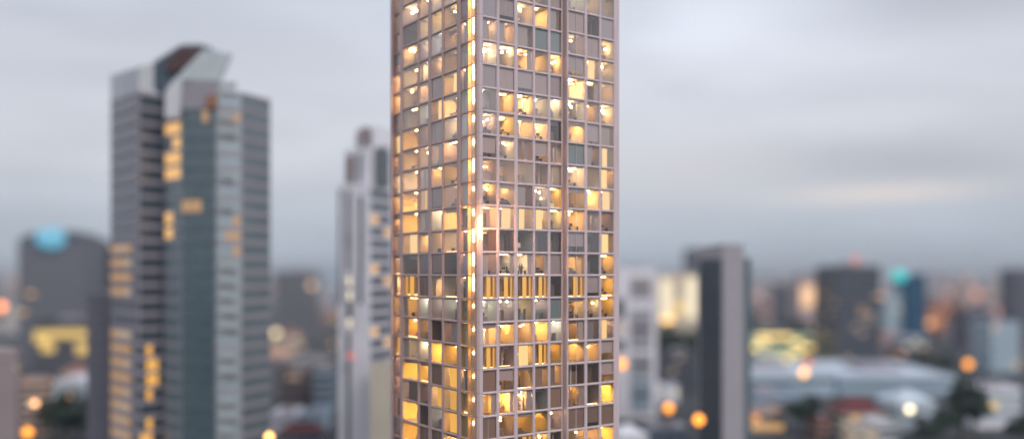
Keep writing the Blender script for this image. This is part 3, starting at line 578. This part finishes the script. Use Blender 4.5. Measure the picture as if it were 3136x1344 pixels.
# ---- white slotted tower just left of the sharp tower
wt = thing('white_tower', 'narrow white office tower with dark vertical slots, directly left of the sharp tower', 'tower', (PX(1110, 285), 285, 0))
q = MB(); q.prism([(PX(1036, 276), 276), (PX(1130, 272), 272), (PX(1142, 296), 296), (PX(1050, 300), 300)], 0, ZH(563, 274), M_BG['white']); q.build('wall', wt)
q = MB(); q.prism([(PX(1056, 279), 279), (PX(1131, 275), 275), (PX(1200, 288), 288), (PX(1180, 310), 310), (PX(1070, 305), 305)], 0, [ZH(460, 279), ZH(450, 275), ZH(462, 288), ZH(462, 310), ZH(462, 305)], M_BG['white']); q.build('wall', wt)
q = MB(); q.prism([(PX(1092, 282), 282), (PX(1152, 280), 280), (PX(1196, 288), 288), (PX(1180, 300), 300), (PX(1100, 300), 300)], ZH(465, 282), ZH(440, 284), M_BG['grey']); q.build('roof', wt)
q = MB(); q.extr([(PX(x, 283), 283, ZH(y, 283)) for x, y in ((1088, 445), (1090, 412), (1098, 396), (1112, 389), (1130, 389), (1142, 400), (1146, 445))], (0, 10, 0), mat('crown_stone', (.30, .24, .25), .7)); q.build('rounded_crown', wt)
for x0, x1, y0, y1 in ((1037, 1045, 580, 930), (1063, 1080, 585, 830), (1063, 1080, 720, 760), (1100, 1113, 600, 930), (1062, 1082, 1020, 1400), (1066, 1078, 840, 1000)):
    q = MB(); zz = 276 - (x0 - 1036) / 94 * 4; q.box(PX(x0, zz), PX(x1, zz), zz - .5, zz - .1, max(1, ZH(y1, zz)), ZH(y0, zz), M_DGL); q.build('window_slot', wt)
q = MB(); q.box(PX(1095, 276), PX(1112, 276), 276.3, 276.9, ZH(560, 276), ZH(470, 276), M_DGL); q.build('window_slot', wt)
q = MB(); q.box(PX(1062, 276), PX(1078, 276), 276.6, 277.8, ZH(560, 276), ZH(475, 276), M_BG['brown']); q.build('window_slot', wt)
q = MB(); q.prism([(PX(1138, 277), 277), (PX(1204, 287), 287), (PX(1190, 300), 300), (PX(1136, 300), 300)], ZH(462, 280), ZH(388, 280), M_BG['white']); q.build('wall', wt)
q = MB(); q.hexa([(PX(1152, 277), 277 - .2, ZH(572, 277)), (PX(1194, 286), 285.6, ZH(572, 285)), (PX(1194, 286), 286.2, ZH(572, 285)), (PX(1152, 277), 278, ZH(572, 277)), (PX(1152, 277), 277 - .2, ZH(450, 277)), (PX(1194, 286), 285.6, ZH(450, 285)), (PX(1194, 286), 286.2, ZH(450, 285)), (PX(1152, 277), 278, ZH(450, 277))], M_DGL); q.build('window_slot', wt)
q = MB(); q.box(PX(1066, 270), PX(1072, 270) + .6, 270.3, 271.3, ZH(1096, 270), ZH(1084, 270), M_LIT['red']); q.build('warning_light', wt)
facet(wt, (PX(1134, 275.4), 275.4), (PX(1199, 287.6), 287.6), 8, ZH(578, 280), 21, 'dark', .62, lit=[(17, 2), (13, 2), (18, 0), (9, 0), (14, 0), (8, 2)], litm='warm', cols=3, rib=M_BG['white'])
facet(wt, (PX(1062, 273), 273), (PX(1080, 272.4), 272.4), ZH(1010, 272), ZH(840, 272), 4, 'dark', .7, lit=[(0, 0), (3, 0), (2, 0)], litm='cream', cols=1)

# ---- ordinary buildings
def building(name, label, cat, x0, x1, ytop, z, m, depth=18, turn=0, gl='dark', fh=3.6, cols=6, frac=.55, litp=.06, litm='warm', lit=(), roofm=None, roof='flat', side=None, rib=None, ybase=None, group=None, rcap=0):
    X0, X1 = PX(x0, z), PX(x1, z); c = (X0 + X1) / 2; w = X1 - X0; H = ZH(ytop, z); zb_ = 0
    root = thing(name, label, cat, (c, z, 0), group)
    ct_, st_ = math.cos(turn), math.sin(turn)
    rot = lambda x, y: (c + x * ct_ - y * st_, z + x * st_ + y * ct_)
    p = [rot(-w / 2, 0), rot(w / 2, 0), rot(w / 2, depth), rot(-w / 2, depth)]
    q = MB(); q.prism(p, 0, H, m, roofm or m); q.build('wall', root)
    nf = max(1, int((H - 1) / fh))
    if cols:
        facet(root, p[0], p[1], max(.5, H - .6 - nf * fh), H - .6, nf, gl, frac, litp=litp, litm=litm, cols=cols, lit=lit, rib=rib)
        s_ = (p[1], p[2]) if c < 0 else (p[3], p[0])
        facet(root, s_[0], s_[1], max(.5, H - .6 - nf * fh), H - .6, nf, gl, frac, litp=litp * .7, litm=litm, cols=max(2, int(cols * depth / w)), rib=rib)
    q = MB(); rm = roofm or m
    if roof == 'flat':
        for (a, b) in ((0, 1), (1, 2), (2, 3), (3, 0)):
            pa, pb = Vector(p[a]), Vector(p[b]); ins = (Vector((c, z)) + Vector(rot(0, depth)) - Vector((c, z)) - pa) ; n2 = Vector((-(pb - pa).y, (pb - pa).x)).normalized() * .35
            q.prism([tuple(pa), tuple(pb), tuple(pb + n2), tuple(pa + n2)], H + .01 * a, H + .9 + .01 * a, rm)
        q.build('parapet', root)
        k = MB(); k.prism([rot(-w * .15, depth * .3), rot(w * .2, depth * .3), rot(w * .2, depth * .7), rot(-w * .15, depth * .7)], H, H + min(3, 1 + w * .06), M_BG['grey']); k.build('plant_room', root)
    elif roof == 'hip':
        ov = .6; e_ = [rot(-w / 2 - ov, -ov), rot(w / 2 + ov, -ov), rot(w / 2 + ov, depth + ov), rot(-w / 2 - ov, depth + ov)]; hh = min(w, depth) * .32 + rcap
        a, b = (rot(-w * .5 + min(w, depth) * .45, depth / 2), rot(w * .5 - min(w, depth) * .45, depth / 2)) if w > depth else (rot(-w * .05, depth / 2), rot(w * .05, depth / 2))
        E = [(x, y, H + .02) for x, y in e_]; A, B = (*a, H + hh), (*b, H + hh)
        for t_ in ([E[0], E[1], B, A], [E[1], E[2], B], [E[2], E[3], A, B], [E[3], E[0], A], [E[3], E[2], E[1], E[0]]): q.poly(t_, rm)
        q.build('roof', root)
    elif roof == 'vault':
        n = 12; pts = [(-w / 2 - .3 + (w + .6) * i / n, math.sin(math.pi * i / n) * w * .16) for i in range(n + 1)]
        b0 = [(*rot(x, -.3), H + .02 + h_) for x, h_ in pts]; d_ = Vector((*rot(0, depth + .6), 0)) - Vector((*rot(0, 0), 0)); q.extr(b0, d_, rm); q.build('roof', root)
    return root
B = building
pi = math.pi
# left cluster
q0 = B('office_block', 'broad dark office block with a cyan light on its curved roof, at the far left', 'building', 55, 262, 735, 560, mat('stone_coal', (.15, .155, .175), .7), 34, 0, 'mid', 4, 8, .5, .01, roof='vault', roofm=M_BG['dark'])
q = MB(); q.rev([(9.5 * math.cos(a_ / 10 * 1.5), 87 + 7 * math.sin(a_ / 10 * 1.5)) for a_ in range(-10, 11)], PX(148, 556), 560, em('cyan_dome_light', (.15, .56, .80), .80), 20); q.build('lit_dome', q0)
B('office_block', 'stepped dark office block overlapping the cyan lit one', 'building', 205, 345, 765, 590, M_BG['dark'], 30, 0, 'dark', 4, 6, .5, .02, litm='dim')
q0 = B('podium_building', 'low black podium with a broad yellow lit hall below the cyan lit block', 'building', 100, 275, 985, 520, M_BG['dark'], 25, 0, 'dark', 4, 0)
for a, b, y0, y1 in ((104, 150, 1012, 1050), (152, 268, 1010, 1034), (125, 165, 1050, 1078), (232, 268, 1050, 1084)):
    q = MB(); q.box(PX(a, 519), PX(b, 519), 519.2, 519.8, ZH(y1, 519), ZH(y0, 519), M_LIT['yellow']); q.build('lit_window', q0)
B('narrow_block', 'narrow violet grey slab block hugging the left side of the crowned tower', 'building', 266, 338, 905, 300, M_BG['violet'], 16, 0, 'dark', 3.6, 4, .3, .0, rib=None)
B('narrow_block', 'pale pinkish slab block cut by the left edge of the picture', 'building', -60, 48, 1075, 310, M_BG['pink'], 3, 0, 'dark', 3.6, 3, .35, .02)
B('apartment_block', 'small peach coloured block with a lit window, low at the far left', 'building', 58, 142, 1165, 345, M_BG['peach'], 6, .1, 'dark', 3.4, 3, .45, .0, lit=[(3, 1)], litm='cream')
B('hall', 'pale round roofed hall between the peach block and the crowned tower', 'hall', 140, 268, 1175, 370, M_BG['roofpale'], 16, 0, 'pale', 4, 4, .5, .0, roof='vault', roofm=M_BG['white'])
B('house', 'low house with an orange tiled roof behind the pale round roofed hall', 'house', 185, 262, 1140, 430, M_BG['cream'], 12, .1, 'dark', 3.4, 3, .5, .0, roof='hip', roofm=M_BG['brick'])
B('office_block', 'grey block with a single warm corner lamp, far off between the two left towers', 'building', 840, 952, 832, 850, mat('stone_mid', (.22, .22, .24), .8), 40, 0, 'dark', 4.4, 5, .4, .0)
B('apartment_block', 'dark brown apartment block in the gap between the two left towers', 'building', 858, 960, 1138, 420, M_BG['brown'], 16, .05, 'dark', 3.6, 5, .5, .04, litm='dim')
B('apartment_block', 'grey striped apartment block against the left side of the white slotted tower', 'building', 958, 1012, 1140, 400, M_BG['slate'], 16, 0, 'dark', 3.6, 3, .5, .0)
B('shop', 'low shop with a white flat roof beside the foot of the crowned tower', 'shop', 826, 905, 1270, 350, M_BG['white'], 16, 0, 'pale', 3.6, 3, .5, .0)
B('shop', 'low shop with a pale blue roof next to the white roofed one', 'shop', 930, 990, 1268, 352, M_BG['ltblue'], 14, 0, 'pale', 3.6, 3, .5, .0)
B('house', 'house with a long dark red roof at the bottom between the two left towers', 'house', 855, 985, 1325, 322, M_BG['slate'], 10, .12, 'dark', 3.2, 4, .5, .0, roof='hip', roofm=M_BG['rust'])
B('apartment_block', 'pale slab low behind the sharp tower, seen right of the white slotted tower', 'building', 1134, 1200, 1120, 262, M_BG['cream'], 5, 0, 'dark', 3.6, 0)
# right cluster
q0 = B('white_block', 'tall white framed block with three grey panels, just right of the sharp tower', 'building', 1886, 2012, 826, 385, M_BG['white'], 20, 0, 'pale', 3.6, 0)
for y0, y1, c in ((848, 912, 'pink'), (948, 1066, 'grey'), (1084, 1150, 'grey'), (1158, 1260, 'slate')):
    q = MB(); q.box(PX(1933, 384), PX(1995, 384), 384.3, 384.9, ZH(y1, 384), ZH(y0, 384), M_BG[c]); q.build('facade_panel', q0)
    for k in range(3):
        zz = ZH(y0 + (y1 - y0) * (k + .5) / 3, 384); q = MB(); q.box(PX(1936, 384), PX(1992, 384), 384.15, 384.25, zz - .8, zz + .8, M_DGL if k % 2 else M_PGL); q.build('window_band', q0)
for y0, y1 in ((915, 975), (1040, 1075)):
    q = MB(); q.box(PX(1888, 384), PX(1912, 384), 384.3, 384.8, ZH(y1, 384), ZH(y0, 384), M_DGL); q.build('window_band', q0)
q = MB(); q.box(PX(1888, 384), PX(1912, 384), 384.3, 384.8, ZH(1010, 384), ZH(990, 384), M_LIT['dim']); q.build('lit_window', q0)
q0 = B('floodlit_block', 'floodlit cream block glowing white between the white block and the dark slab tower', 'building', 2018, 2142, 843, 680, M_BG['cream'], 26, 0, 'pale', 4, 0)
for a, b, y0, y1, mm in ((2022, 2060, 855, 975, 'cream'), (2100, 2136, 850, 975, 'cream'), (2064, 2096, 925, 960, 'yellow'), (2064, 2098, 852, 870, 'dim'), (2030, 2062, 975, 984, 'hot')):
    q = MB(); q.box(PX(a, 678), PX(b, 678), 679, 679.8, ZH(y1, 678), ZH(y0, 678), M_LIT[mm]); q.build('lit_window', q0)
dt_ = thing('slab_tower', 'dark glass slab tower in a pale stone frame, standing tall right of the sharp tower', 'tower', (PX(2200, 290), 290, 0))
q = MB(); q.prism([(PX(2136, 293), 293), (PX(2214, 286), 286), (PX(2279, 293), 293), (PX(2268, 312), 312), (PX(2140, 315), 315)], 0, [ZH(760, 294), ZH(745, 286), ZH(748, 293), ZH(752, 312), ZH(758, 315)], mat('stone_frame', (.38, .36, .39), .8)); q.build('wall', dt_)
q = MB(); q.prism([(PX(2279.5, 294), 294), (PX(2300, 298), 298), (PX(2296, 312), 312), (PX(2276, 312), 312)], 0, ZH(790, 298), M_BG['teal']); q.build('rear_wing', dt_)
facet(dt_, (PX(2141, 292.2), 292.2), (PX(2212, 286), 286), 6, ZH(792, 288), 20, 'dark', .92, cols=4, off=.2)
B('office_block', 'brown grey tower top just peeping out left behind the dark slab tower', 'building', 2106, 2160, 764, 760, M_BG['violet'], 20, 0, 'dark', 4, 3, .5, .0)
B('glass_hall', 'long low glass hall with rows of yellow green lights, right of the dark slab tower', 'hall', 2285, 2492, 1018, 620, M_BG['teal'], 30, 0, 'teal', 4.0, 6, .75, .85, litm=['pale', 'pale', 'sun'])
B('office_block', 'brown grey block on the skyline left of the peach lit block', 'building', 2388, 2440, 872, 900, M_BG['violet'], 30, 0, 'dark', 4, 4, .4, .0)
q0 = B('office_block', 'grey block whose top storeys glow peach, left of the dark red beacon tower', 'building', 2450, 2552, 866, 820, M_BG['pink'], 30, 0, 'dark', 4, 0)
q = MB(); q.box(PX(2456, 818), PX(2550, 818), 819, 819.8, ZH(940, 818), ZH(874, 818), em('peach_glow', (1, .60, .32), 1.15)); q.build('lit_window', q0)
B('office_block', 'slim pale tower top rising behind the peach lit block', 'building', 2458, 2486, 838, 1000, M_BG['pink'], 20, 0, 'dark', 4, 2, .4, .0)
q0 = B('office_block', 'broad charcoal tower with a red rooftop beacon, on the right', 'building', 2562, 2698, 818, 560, M_BG['dark'], 30, .05, 'dark', 4, 6, .5, .09, litm=['dim', 'glow'])
q = MB(); q.rev([(.3, 68), (.3, 72), (1.6, 72.2), (1.8, 74), (.6, 75)], PX(2623, 555), 556, M_LIT['red'], 10); q.build('beacon', q0)
B('office_block', 'brown flank block joined to the left of the red beacon tower', 'building', 2532, 2563, 826, 575, M_BG['brown'], 24, 0, 'dark', 4, 2, .4, .0)
q0 = B('office_block', 'deep blue glass tower with a cyan light at its upper corner', 'building', 2774, 2838, 842, 700, M_BG['blue'], 24, 0, 'teal', 4, 0)
q = MB(); q.rev([(2.5, 58), (5.6, 60), (6, 62.5), (5, 65), (2, 66)], PX(2758, 690), 692, em('cyan_sign_light', (0, .62, .62), 1.2), 14); q.build('beacon', q0)
B('office_block', 'pale blue low wing against the left of the deep blue tower', 'building', 2712, 2774, 888, 705, M_BG['ltblue'], 24, 0, 'pale', 4, 4, .5, .05, litm='cream')
B('office_block', 'small charcoal block standing alone in the far houses right of the blue tower', 'building', 2952, 3030, 950, 720, M_BG['violet'], 20, 0, 'dark', 4, 4, .5, .0)
B('office_block', 'pale blue grey block near the right edge', 'building', 3036, 3124, 990, 560, M_BG['ltblue'], 24, 0, 'pale', 4, 4, .5, .02)
B('office_block', 'dark tower cut by the right edge of the picture', 'building', 3106, 3170, 826, 800, M_BG['violet'], 24, 0, 'dark', 4, 3, .5, .0)
B('warehouse', 'rust red warehouse row on the far plain right of the blue tower', 'warehouse', 2842, 2960, 925, 900, M_BG['brick'], 24, 0, 'dark', 5, 5, .3, .2, litm='orange')
# rooftops in the lower right
B('market_hall', 'very wide pale blue market roof below the yellow green glass hall', 'hall', 2276, 2560, 1150, 455, M_BG['ltblue'], 90, .04, 'dark', 5, 8, .4, .0, roofm=M_BG['roofpale'])
B('market_hall', 'second wide pale roof right of the first, below the red beacon tower', 'hall', 2570, 2930, 1156, 460, M_BG['ltblue'], 80, -.03, 'dark', 5, 9, .4, .0, roofm=M_BG['roofpale'])
B('market_hall', 'slate blue flat roof in front of the widest pale market roof', 'hall', 2270, 2470, 1222, 392, M_BG['slate'], 40, .0, 'dark', 5, 7, .4, .0, roofm=M_BG['slate'])
B('shop', 'orange lit shop row at the bottom right of the dark slab tower', 'shop', 2278, 2400, 1262, 352, M_BG['peach'], 12, -.08, 'dark', 3.4, 5, .55, .85, litm=['orange', 'warm'])
B('house', 'house with a big dark red hip roof in the lower right', 'house', 2575, 2716, 1262, 350, M_BG['cream'], 16, .06, 'dark', 3.4, 5, .5, .0, lit=[(2, 0), (2, 1), (1, 1)], litm='warm', roof='hip', roofm=M_BG['rust'])
B('house', 'small brick red house left of the big dark red hip roof', 'house', 2500, 2546, 1285, 335, M_BG['brick'], 10, 0, 'dark', 3.2, 2, .5, .0, roofm=M_BG['rust'])
B('house', 'pale house with a bright cream window right of the dark red hip roof', 'house', 2750, 2870, 1235, 355, M_BG['roofpale'], 18, .1, 'pale', 3.4, 4, .5, .0, lit=[(3, 1)], litm='cream', roof='hip', roofm=M_BG['roofpale'])
B('house', 'white house with two yellow windows at the lower right edge', 'house', 2990, 3126, 1190, 360, M_BG['white'], 16, -.05, 'pale', 4.2, 4, .6, .0, lit=[(3, 1), (3, 2), (1, 1)], litm='yellow')
B('house', 'white house with a warm lit ground floor below the dark red hip roof', 'house', 2600, 2690, 1318, 320, M_BG['cream'], 10, 0, 'dark', 3, 4, .5, .6, litm='dim')
B('house', 'round roofed pale house between the dark red hip roof and the cream window', 'house', 2690, 2760, 1298, 325, M_BG['pale'], 12, .2, 'dark', 3, 3, .5, .0, roof='vault', roofm=M_BG['pale'])
B('shed', 'white pitched shed roof at the foot of the sharp tower, right side', 'shed', 1895, 1985, 1335, 300, M_BG['pale'], 14, .15, 'dark', 3, 0, roof='hip', roofm=M_BG['white'])
B('shed', 'pale slanting roof strip left of the dark slab tower foot', 'shed', 1990, 2110, 1312, 330, M_BG['slate'], 10, .18, 'dark', 3, 0, roofm=M_BG['pale'])
B('apartment_block', 'dark blue block with dim yellow windows behind the dark slab tower', 'building', 2024, 2140, 1082, 470, M_BG['dark'], 16, 0, 'dark', 3.6, 5, .5, .06, litm='dim')
B('shop', 'small cream lit shop behind the orange lamps left of the dark slab tower', 'shop', 2022, 2078, 1186, 430, M_BG['white'], 12, 0, 'pale', 3.6, 3, .5, .2, litm='cream')
B('shop', 'yellow lit strip of shops between the two left towers', 'shop', 880, 1010, 1100, 620, M_BG['grey'], 12, 0, 'dark', 3.6, 6, .5, .7, litm=['yellow', 'pale'])
B('shop', 'orange lit strip of shops touching the right side of the crowned tower', 'shop', 822, 888, 1068, 640, M_BG['pink'], 12, 0, 'dark', 3.6, 4, .5, .7, litm=['orange', 'warm'])

# ------------------------------------------------------------------ low houses scattered through the city
LOOK = [('pale', 'pale walled house with grey flat roof', 'flat', 'grey'), ('cream', 'cream house with terracotta hip roof', 'hip', 'brick'), ('pink', 'pinkish house with dark red hip roof', 'hip', 'rust'),
        ('white', 'white house with pale blue flat roof', 'flat', 'ltblue'), ('slate', 'slate blue house with pale flat roof', 'flat', 'roofpale'), ('brick', 'brick red house with grey flat roof', 'flat', 'slate')]
ZONES = [(-200, 335, 'at far left'), (835, 1030, 'between left towers'), (1885, 2140, 'before slab tower'),
         (2285, 2560, 'after slab tower'), (2560, 2840, 'below blue tower'), (2840, 3300, 'near right edge')]
ORD = ['nearest', 'second nearest', 'third nearest', 'fourth nearest', 'fifth nearest', 'sixth nearest', 'seventh nearest', 'eighth nearest', 'ninth nearest', 'tenth nearest', 'eleventh nearest', 'twelfth nearest', 'thirteenth nearest', 'fourteenth nearest']
for x0, x1, zn in ZONES:
    n = 8 if x1 - x0 < 260 else 13
    zs = sorted(R.uniform(0, 1) for _ in range(n))
    for i, u in enumerate(zs):
        z = 640 + 900 * u; xc = R.uniform(x0 + 10, x1 - 10); w = R.uniform(16, 34) / z * F / 2; lk = LOOK[(i + int(x0)) % 6]; hgt = R.uniform(6, 15)
        B('house', '%s, %s low house %s' % (lk[1], ORD[i], zn), 'house', xc - w, xc + w, HY + (HC - hgt) / z * F, z, M_BG[lk[0]], R.uniform(12, 20), R.uniform(-.4, .4), 'dark', 3.4, 4, .5, .28,
          litm=['warm', 'dim', 'orange', 'cream'], roof=lk[2], roofm=M_BG[lk[3]], group='low houses of the city plain')
# far city: one mass to the horizon
q = MB()
for i in range(1500):
    z = 1500 + 5200 * R.random() ** 1.6; x = R.uniform(-.75, .75) * z; w = R.uniform(14, 50); d = R.uniform(14, 40); h = R.uniform(5, 18) if R.random() < .9 else R.uniform(20, 52)
    m = M_BG[R.choice(['pink', 'slate', 'violet', 'pale', 'peach', 'grey', 'brick', 'ltblue'])]
    q.box(x, x + w, z, z + d, 0, h, m)
    if R.random() < .35:
        a = R.uniform(0, .5) * w; q.box(x + a, x + a + w * .4, z - .4, z - .05, h * .3, h * .8, M_LIT[R.choice(['orange', 'warm', 'dim', 'dim'])])
q.build('distant_city', kind='stuff', label='mass of distant low buildings fading into the horizon', category='city')

# ------------------------------------------------------------------ trees
M_LEAF = [mat('leaves_dark', (.028, .052, .045), .7, 0, .3, .5), mat('leaves_mid', (.045, .075, .055), .7, 0, .3, .5)]; M_BARK = mat('bark', (.09, .07, .055), .9)
def tree_meshes(seed, h, sp):
    r = random.Random(seed); t = MB(); t.rev([(h * .035, 0), (h * .026, h * .2), (h * .02, h * .45), (h * .008, h * .75)], 0, 0, M_BARK, 8)
    for k in range(6):
        a = k * 1.05 + r.uniform(-.3, .3); z0 = h * r.uniform(.3, .5); e_ = Vector((math.cos(a) * sp * .6, math.sin(a) * sp * .6, z0 + h * .22)); s_ = Vector((0, 0, z0)); w_ = h * .010
        t.extr([s_ + Vector((-w_, 0, 0)), s_ + Vector((w_, 0, 0)), e_ + Vector((w_ * .4, 0, 0)), e_ + Vector((-w_ * .4, 0, 0))], (0, w_ * 2, 0), M_BARK)
    c = MB(); cl = [(Vector((r.gauss(0, sp * .42), r.gauss(0, sp * .42), h * r.uniform(.42, .92))), r.uniform(.25, .45) * sp) for _ in range(16)]
    for i in range(1500):
        cc, rad = r.choice(cl); d = Vector((r.gauss(0, 1), r.gauss(0, 1), r.gauss(0, .8))).normalized() * rad * r.uniform(.5, 1.05); p = cc + d
        u = Vector((r.gauss(0, 1), r.gauss(0, 1), r.gauss(0, 1))).normalized() * h * .035; w_ = u.cross(d + Vector((.01, 0, .02))).normalized() * h * .03
        c.poly([p - u, p + w_, p + u, p - w_], M_LEAF[i % 2])
    return t, c
protos = []
for s_, h, sp in ((3, 13, 4.8), (5, 17, 6), (8, 10, 4.2)):
    protos.append(tree_meshes(s_, h, sp))
pm = []
def tree(x, z, k, label, group=None, sc_=1, rz=0):
    root = thing('broadleaf_tree', label, 'tree', (PX(x, z), z, 0), group); root.scale = (sc_,) * 3; root.rotation_euler[2] = rz
    while len(pm) <= k:
        t, c = protos[len(pm)]; a = t.build('trunk'); b = c.build('crown', fix=False); pm.append((a.data, b.data)); bpy.data.objects.remove(a); bpy.data.objects.remove(b)
    for nm, d in zip(('trunk', 'crown'), pm[k]):
        o = bpy.data.objects.new(nm, d); sc.collection.objects.link(o); o.parent = root
HERO = [(200, 330, 1, 1.15, 'large dark tree at the bottom left, in front of the pale round roofed hall'), (160, 340, 0, 1.2, 'dark tree beside the peach coloured block at the bottom left'), (245, 336, 2, 1.3, 'smaller dark tree left of the foot of the crowned tower'),
        (2945, 330, 1, 1.45, 'tallest dark tree, left of the white house with yellow windows'), (2985, 338, 0, 1.35, 'dark tree leaning against the white house with yellow windows'), (2880, 326, 0, 1.0, 'dark tree at the bottom edge right of the pale house'),
        (2455, 345, 0, 1.1, 'dark tree right of the orange lit shop row'), (2490, 352, 1, .9, 'dark tree between the orange lit shop row and the brick red house'), (3110, 322, 2, 1.2, 'dark tree at the bottom right corner'), (2840, 318, 2, 1.2, 'small dark tree at the bottom edge, below the bright cream window')]
for x, z, k, s_, lb in HERO: tree(x, z, k, lb, None, s_, R.uniform(0, 6))
for x0, x1, za, zb_, n, gr in ((2285, 2500, 660, 720, 16, 'row of trees behind the glass hall'), (2018, 2145, 560, 640, 10, 'row of trees below the floodlit block'), (2700, 2940, 540, 590, 9, 'row of trees below the blue tower')):
    for i in range(n):
        tree(x0 + (x1 - x0) * (i + .5) / n + R.uniform(-4, 4), R.uniform(za, zb_), i % 3, 'dark tree in the ' + gr, gr, (R.uniform(1.2, 1.8) if x0 < 2600 else R.uniform(.6, .9)), R.uniform(0, 6))

# ------------------------------------------------------------------ street lamps (real lit lamps, blurred by the lens)
def lamp(x, y, z, rad, mname, s_, col, label, h=None, group=None):
    rad *= 1.15; s_ = s_ * .9
    H = max(3, ZH(y, z)); root = thing('street_lamp', label, 'lamp', (PX(x, z), z, 0), group); c = PX(x, z)
    q = MB(); q.rev([(.16, 0), (.13, .5), (.07, H - .2)], c, z, M_BLACK, 8); q.box(c, c + .9, z - .04, z + .04, H - .3, H - .2, M_BLACK); q.build('pole', root)
    q = MB(); q.rev([(rad * .3, H - rad), (rad, H - rad * .3), (rad, H + rad * .3), (rad * .3, H + rad)], c, z - .1, em('lamp_glow_' + mname, col, s_), 12); q.build('lamp_head', root)
OR = (1, .34, .02); WM = (1, .62, .25); RD = (1, .22, .06)
LP = [(85, 1322, 320, 1.5, 'or', 3.2, OR, 'bright orange lamp at the bottom left corner'), (108, 1233, 330, .9, 'peach', 5, (1, .48, .2), 'small peach lamp above the bottom left corner lamp'),
      (210, 1213, 352, .9, 'peach', 5, (1, .48, .2), 'peach lamp on the pale round roofed hall'), (5, 938, 560, 2.3, 'red', 4, (1, .3, .1), 'orange red lamp at the left edge'),
      (955, 873, 820, 2.6, 'dim', 1.6, (1, .6, .35), 'dim lamp at the corner of the far grey block'), (1903, 1113, 360, 1.8, 'or', 3.2, OR, 'brightest orange lamp, touching the right side of the sharp tower'),
      (2048, 1248, 330, 1.5, 'or', 3.2, OR, 'large orange lamp, left one of the pair before the slab tower'), (2140, 1284, 280, 1.5, 'or', 3.2, OR, 'large orange lamp, right one of the pair, at the slab tower'),
      (2283, 1080, 480, 1.5, 'yel', 5, (1, .6, .15), 'yellow lamp at the right side of the slab tower, by the glass hall'), (2462, 1140, 440, 1.7, 'warm', 4, (1, .5, .16), 'bright warm lamp on the wide market roof'),
      (2475, 1110, 442, 1.2, 'red2', 2.5, RD, 'red lamp just above the bright warm one on the market roof'), (2965, 1114, 470, 1.8, 'or', 3.2, OR, 'orange lamp below the charcoal block near the right edge'),
      (2786, 1252, 340, 1.2, 'cream', 4, (1, .85, .55), 'cream lamp in front of the pale house'), (825, 1336, 250, 1.0, 'yel', 5, (1, .6, .15), 'yellow lamp at the bottom right of the crowned tower'),
      (845, 1020, 700, 2.4, 'cream2', 2.5, (1, .8, .5), 'cream lamp beside the crowned tower above the orange shop strip'), (2990, 898, 1500, 6, 'pk', 1.2, (1, .35, .2), 'faint pink lamp on the skyline near the right edge'),
      (2905, 893, 1500, 5, 'pk2', .9, (1, .45, .3), 'fainter pink lamp left of the other pink lamp on the skyline'), (3060, 955, 900, 3, 'pk', 1.2, (1, .35, .2), 'pink lamp over the pale blue grey block'),
      (2850, 990, 800, 3.0, 'pk3', 1.5, (1, .42, .16), 'soft peach lamp right of the deep blue tower'), (2700, 905, 690, 1.8, 'pk3', 1.5, (1, .42, .16), 'soft peach lamp left of the deep blue tower'),
      (2220, 1262, 300, .8, 'or', 3.2, OR, 'small orange lamp in front of the slab tower')]
for a in LP[:-1]: lamp(*a)
for i in range(70):
    z = R.uniform(640, 1500); x = R.choice([R.uniform(0, 330), R.uniform(830, 1030), R.uniform(1890, 2140), R.uniform(2280, 3136), R.uniform(2280, 3136)])
    k = R.choice([('or', 3.2, OR), ('peach', 5, (1, .48, .2)), ('pk3', 1.5, (1, .42, .16)), ('yel', 5, (1, .6, .15))])
    lamp(x, HY + (HC - 9) / z * F, z, R.uniform(.4, .8), k[0], k[1], k[2], 'small street lamp glowing among the blurred low houses', None, 'street lamps among the low houses')

# ------------------------------------------------------------------ haze
hz = MB(); hm = bpy.data.materials.new('air'); hm.use_nodes = True; t = hm.node_tree; t.nodes.clear()
o_ = t.nodes.new('ShaderNodeOutputMaterial'); pv = t.nodes.new('ShaderNodeVolumePrincipled'); pv.inputs['Color'].default_value = (.82, .88, .95, 1); pv.inputs['Density'].default_value = .0001
pv.inputs['Anisotropy'].default_value = .2; t.links.new(pv.outputs[0], o_.inputs['Volume'])
hz.box(-9500, 9500, -700, 9500, -2.6, 130, hm); hz.build('haze', kind='stuff')
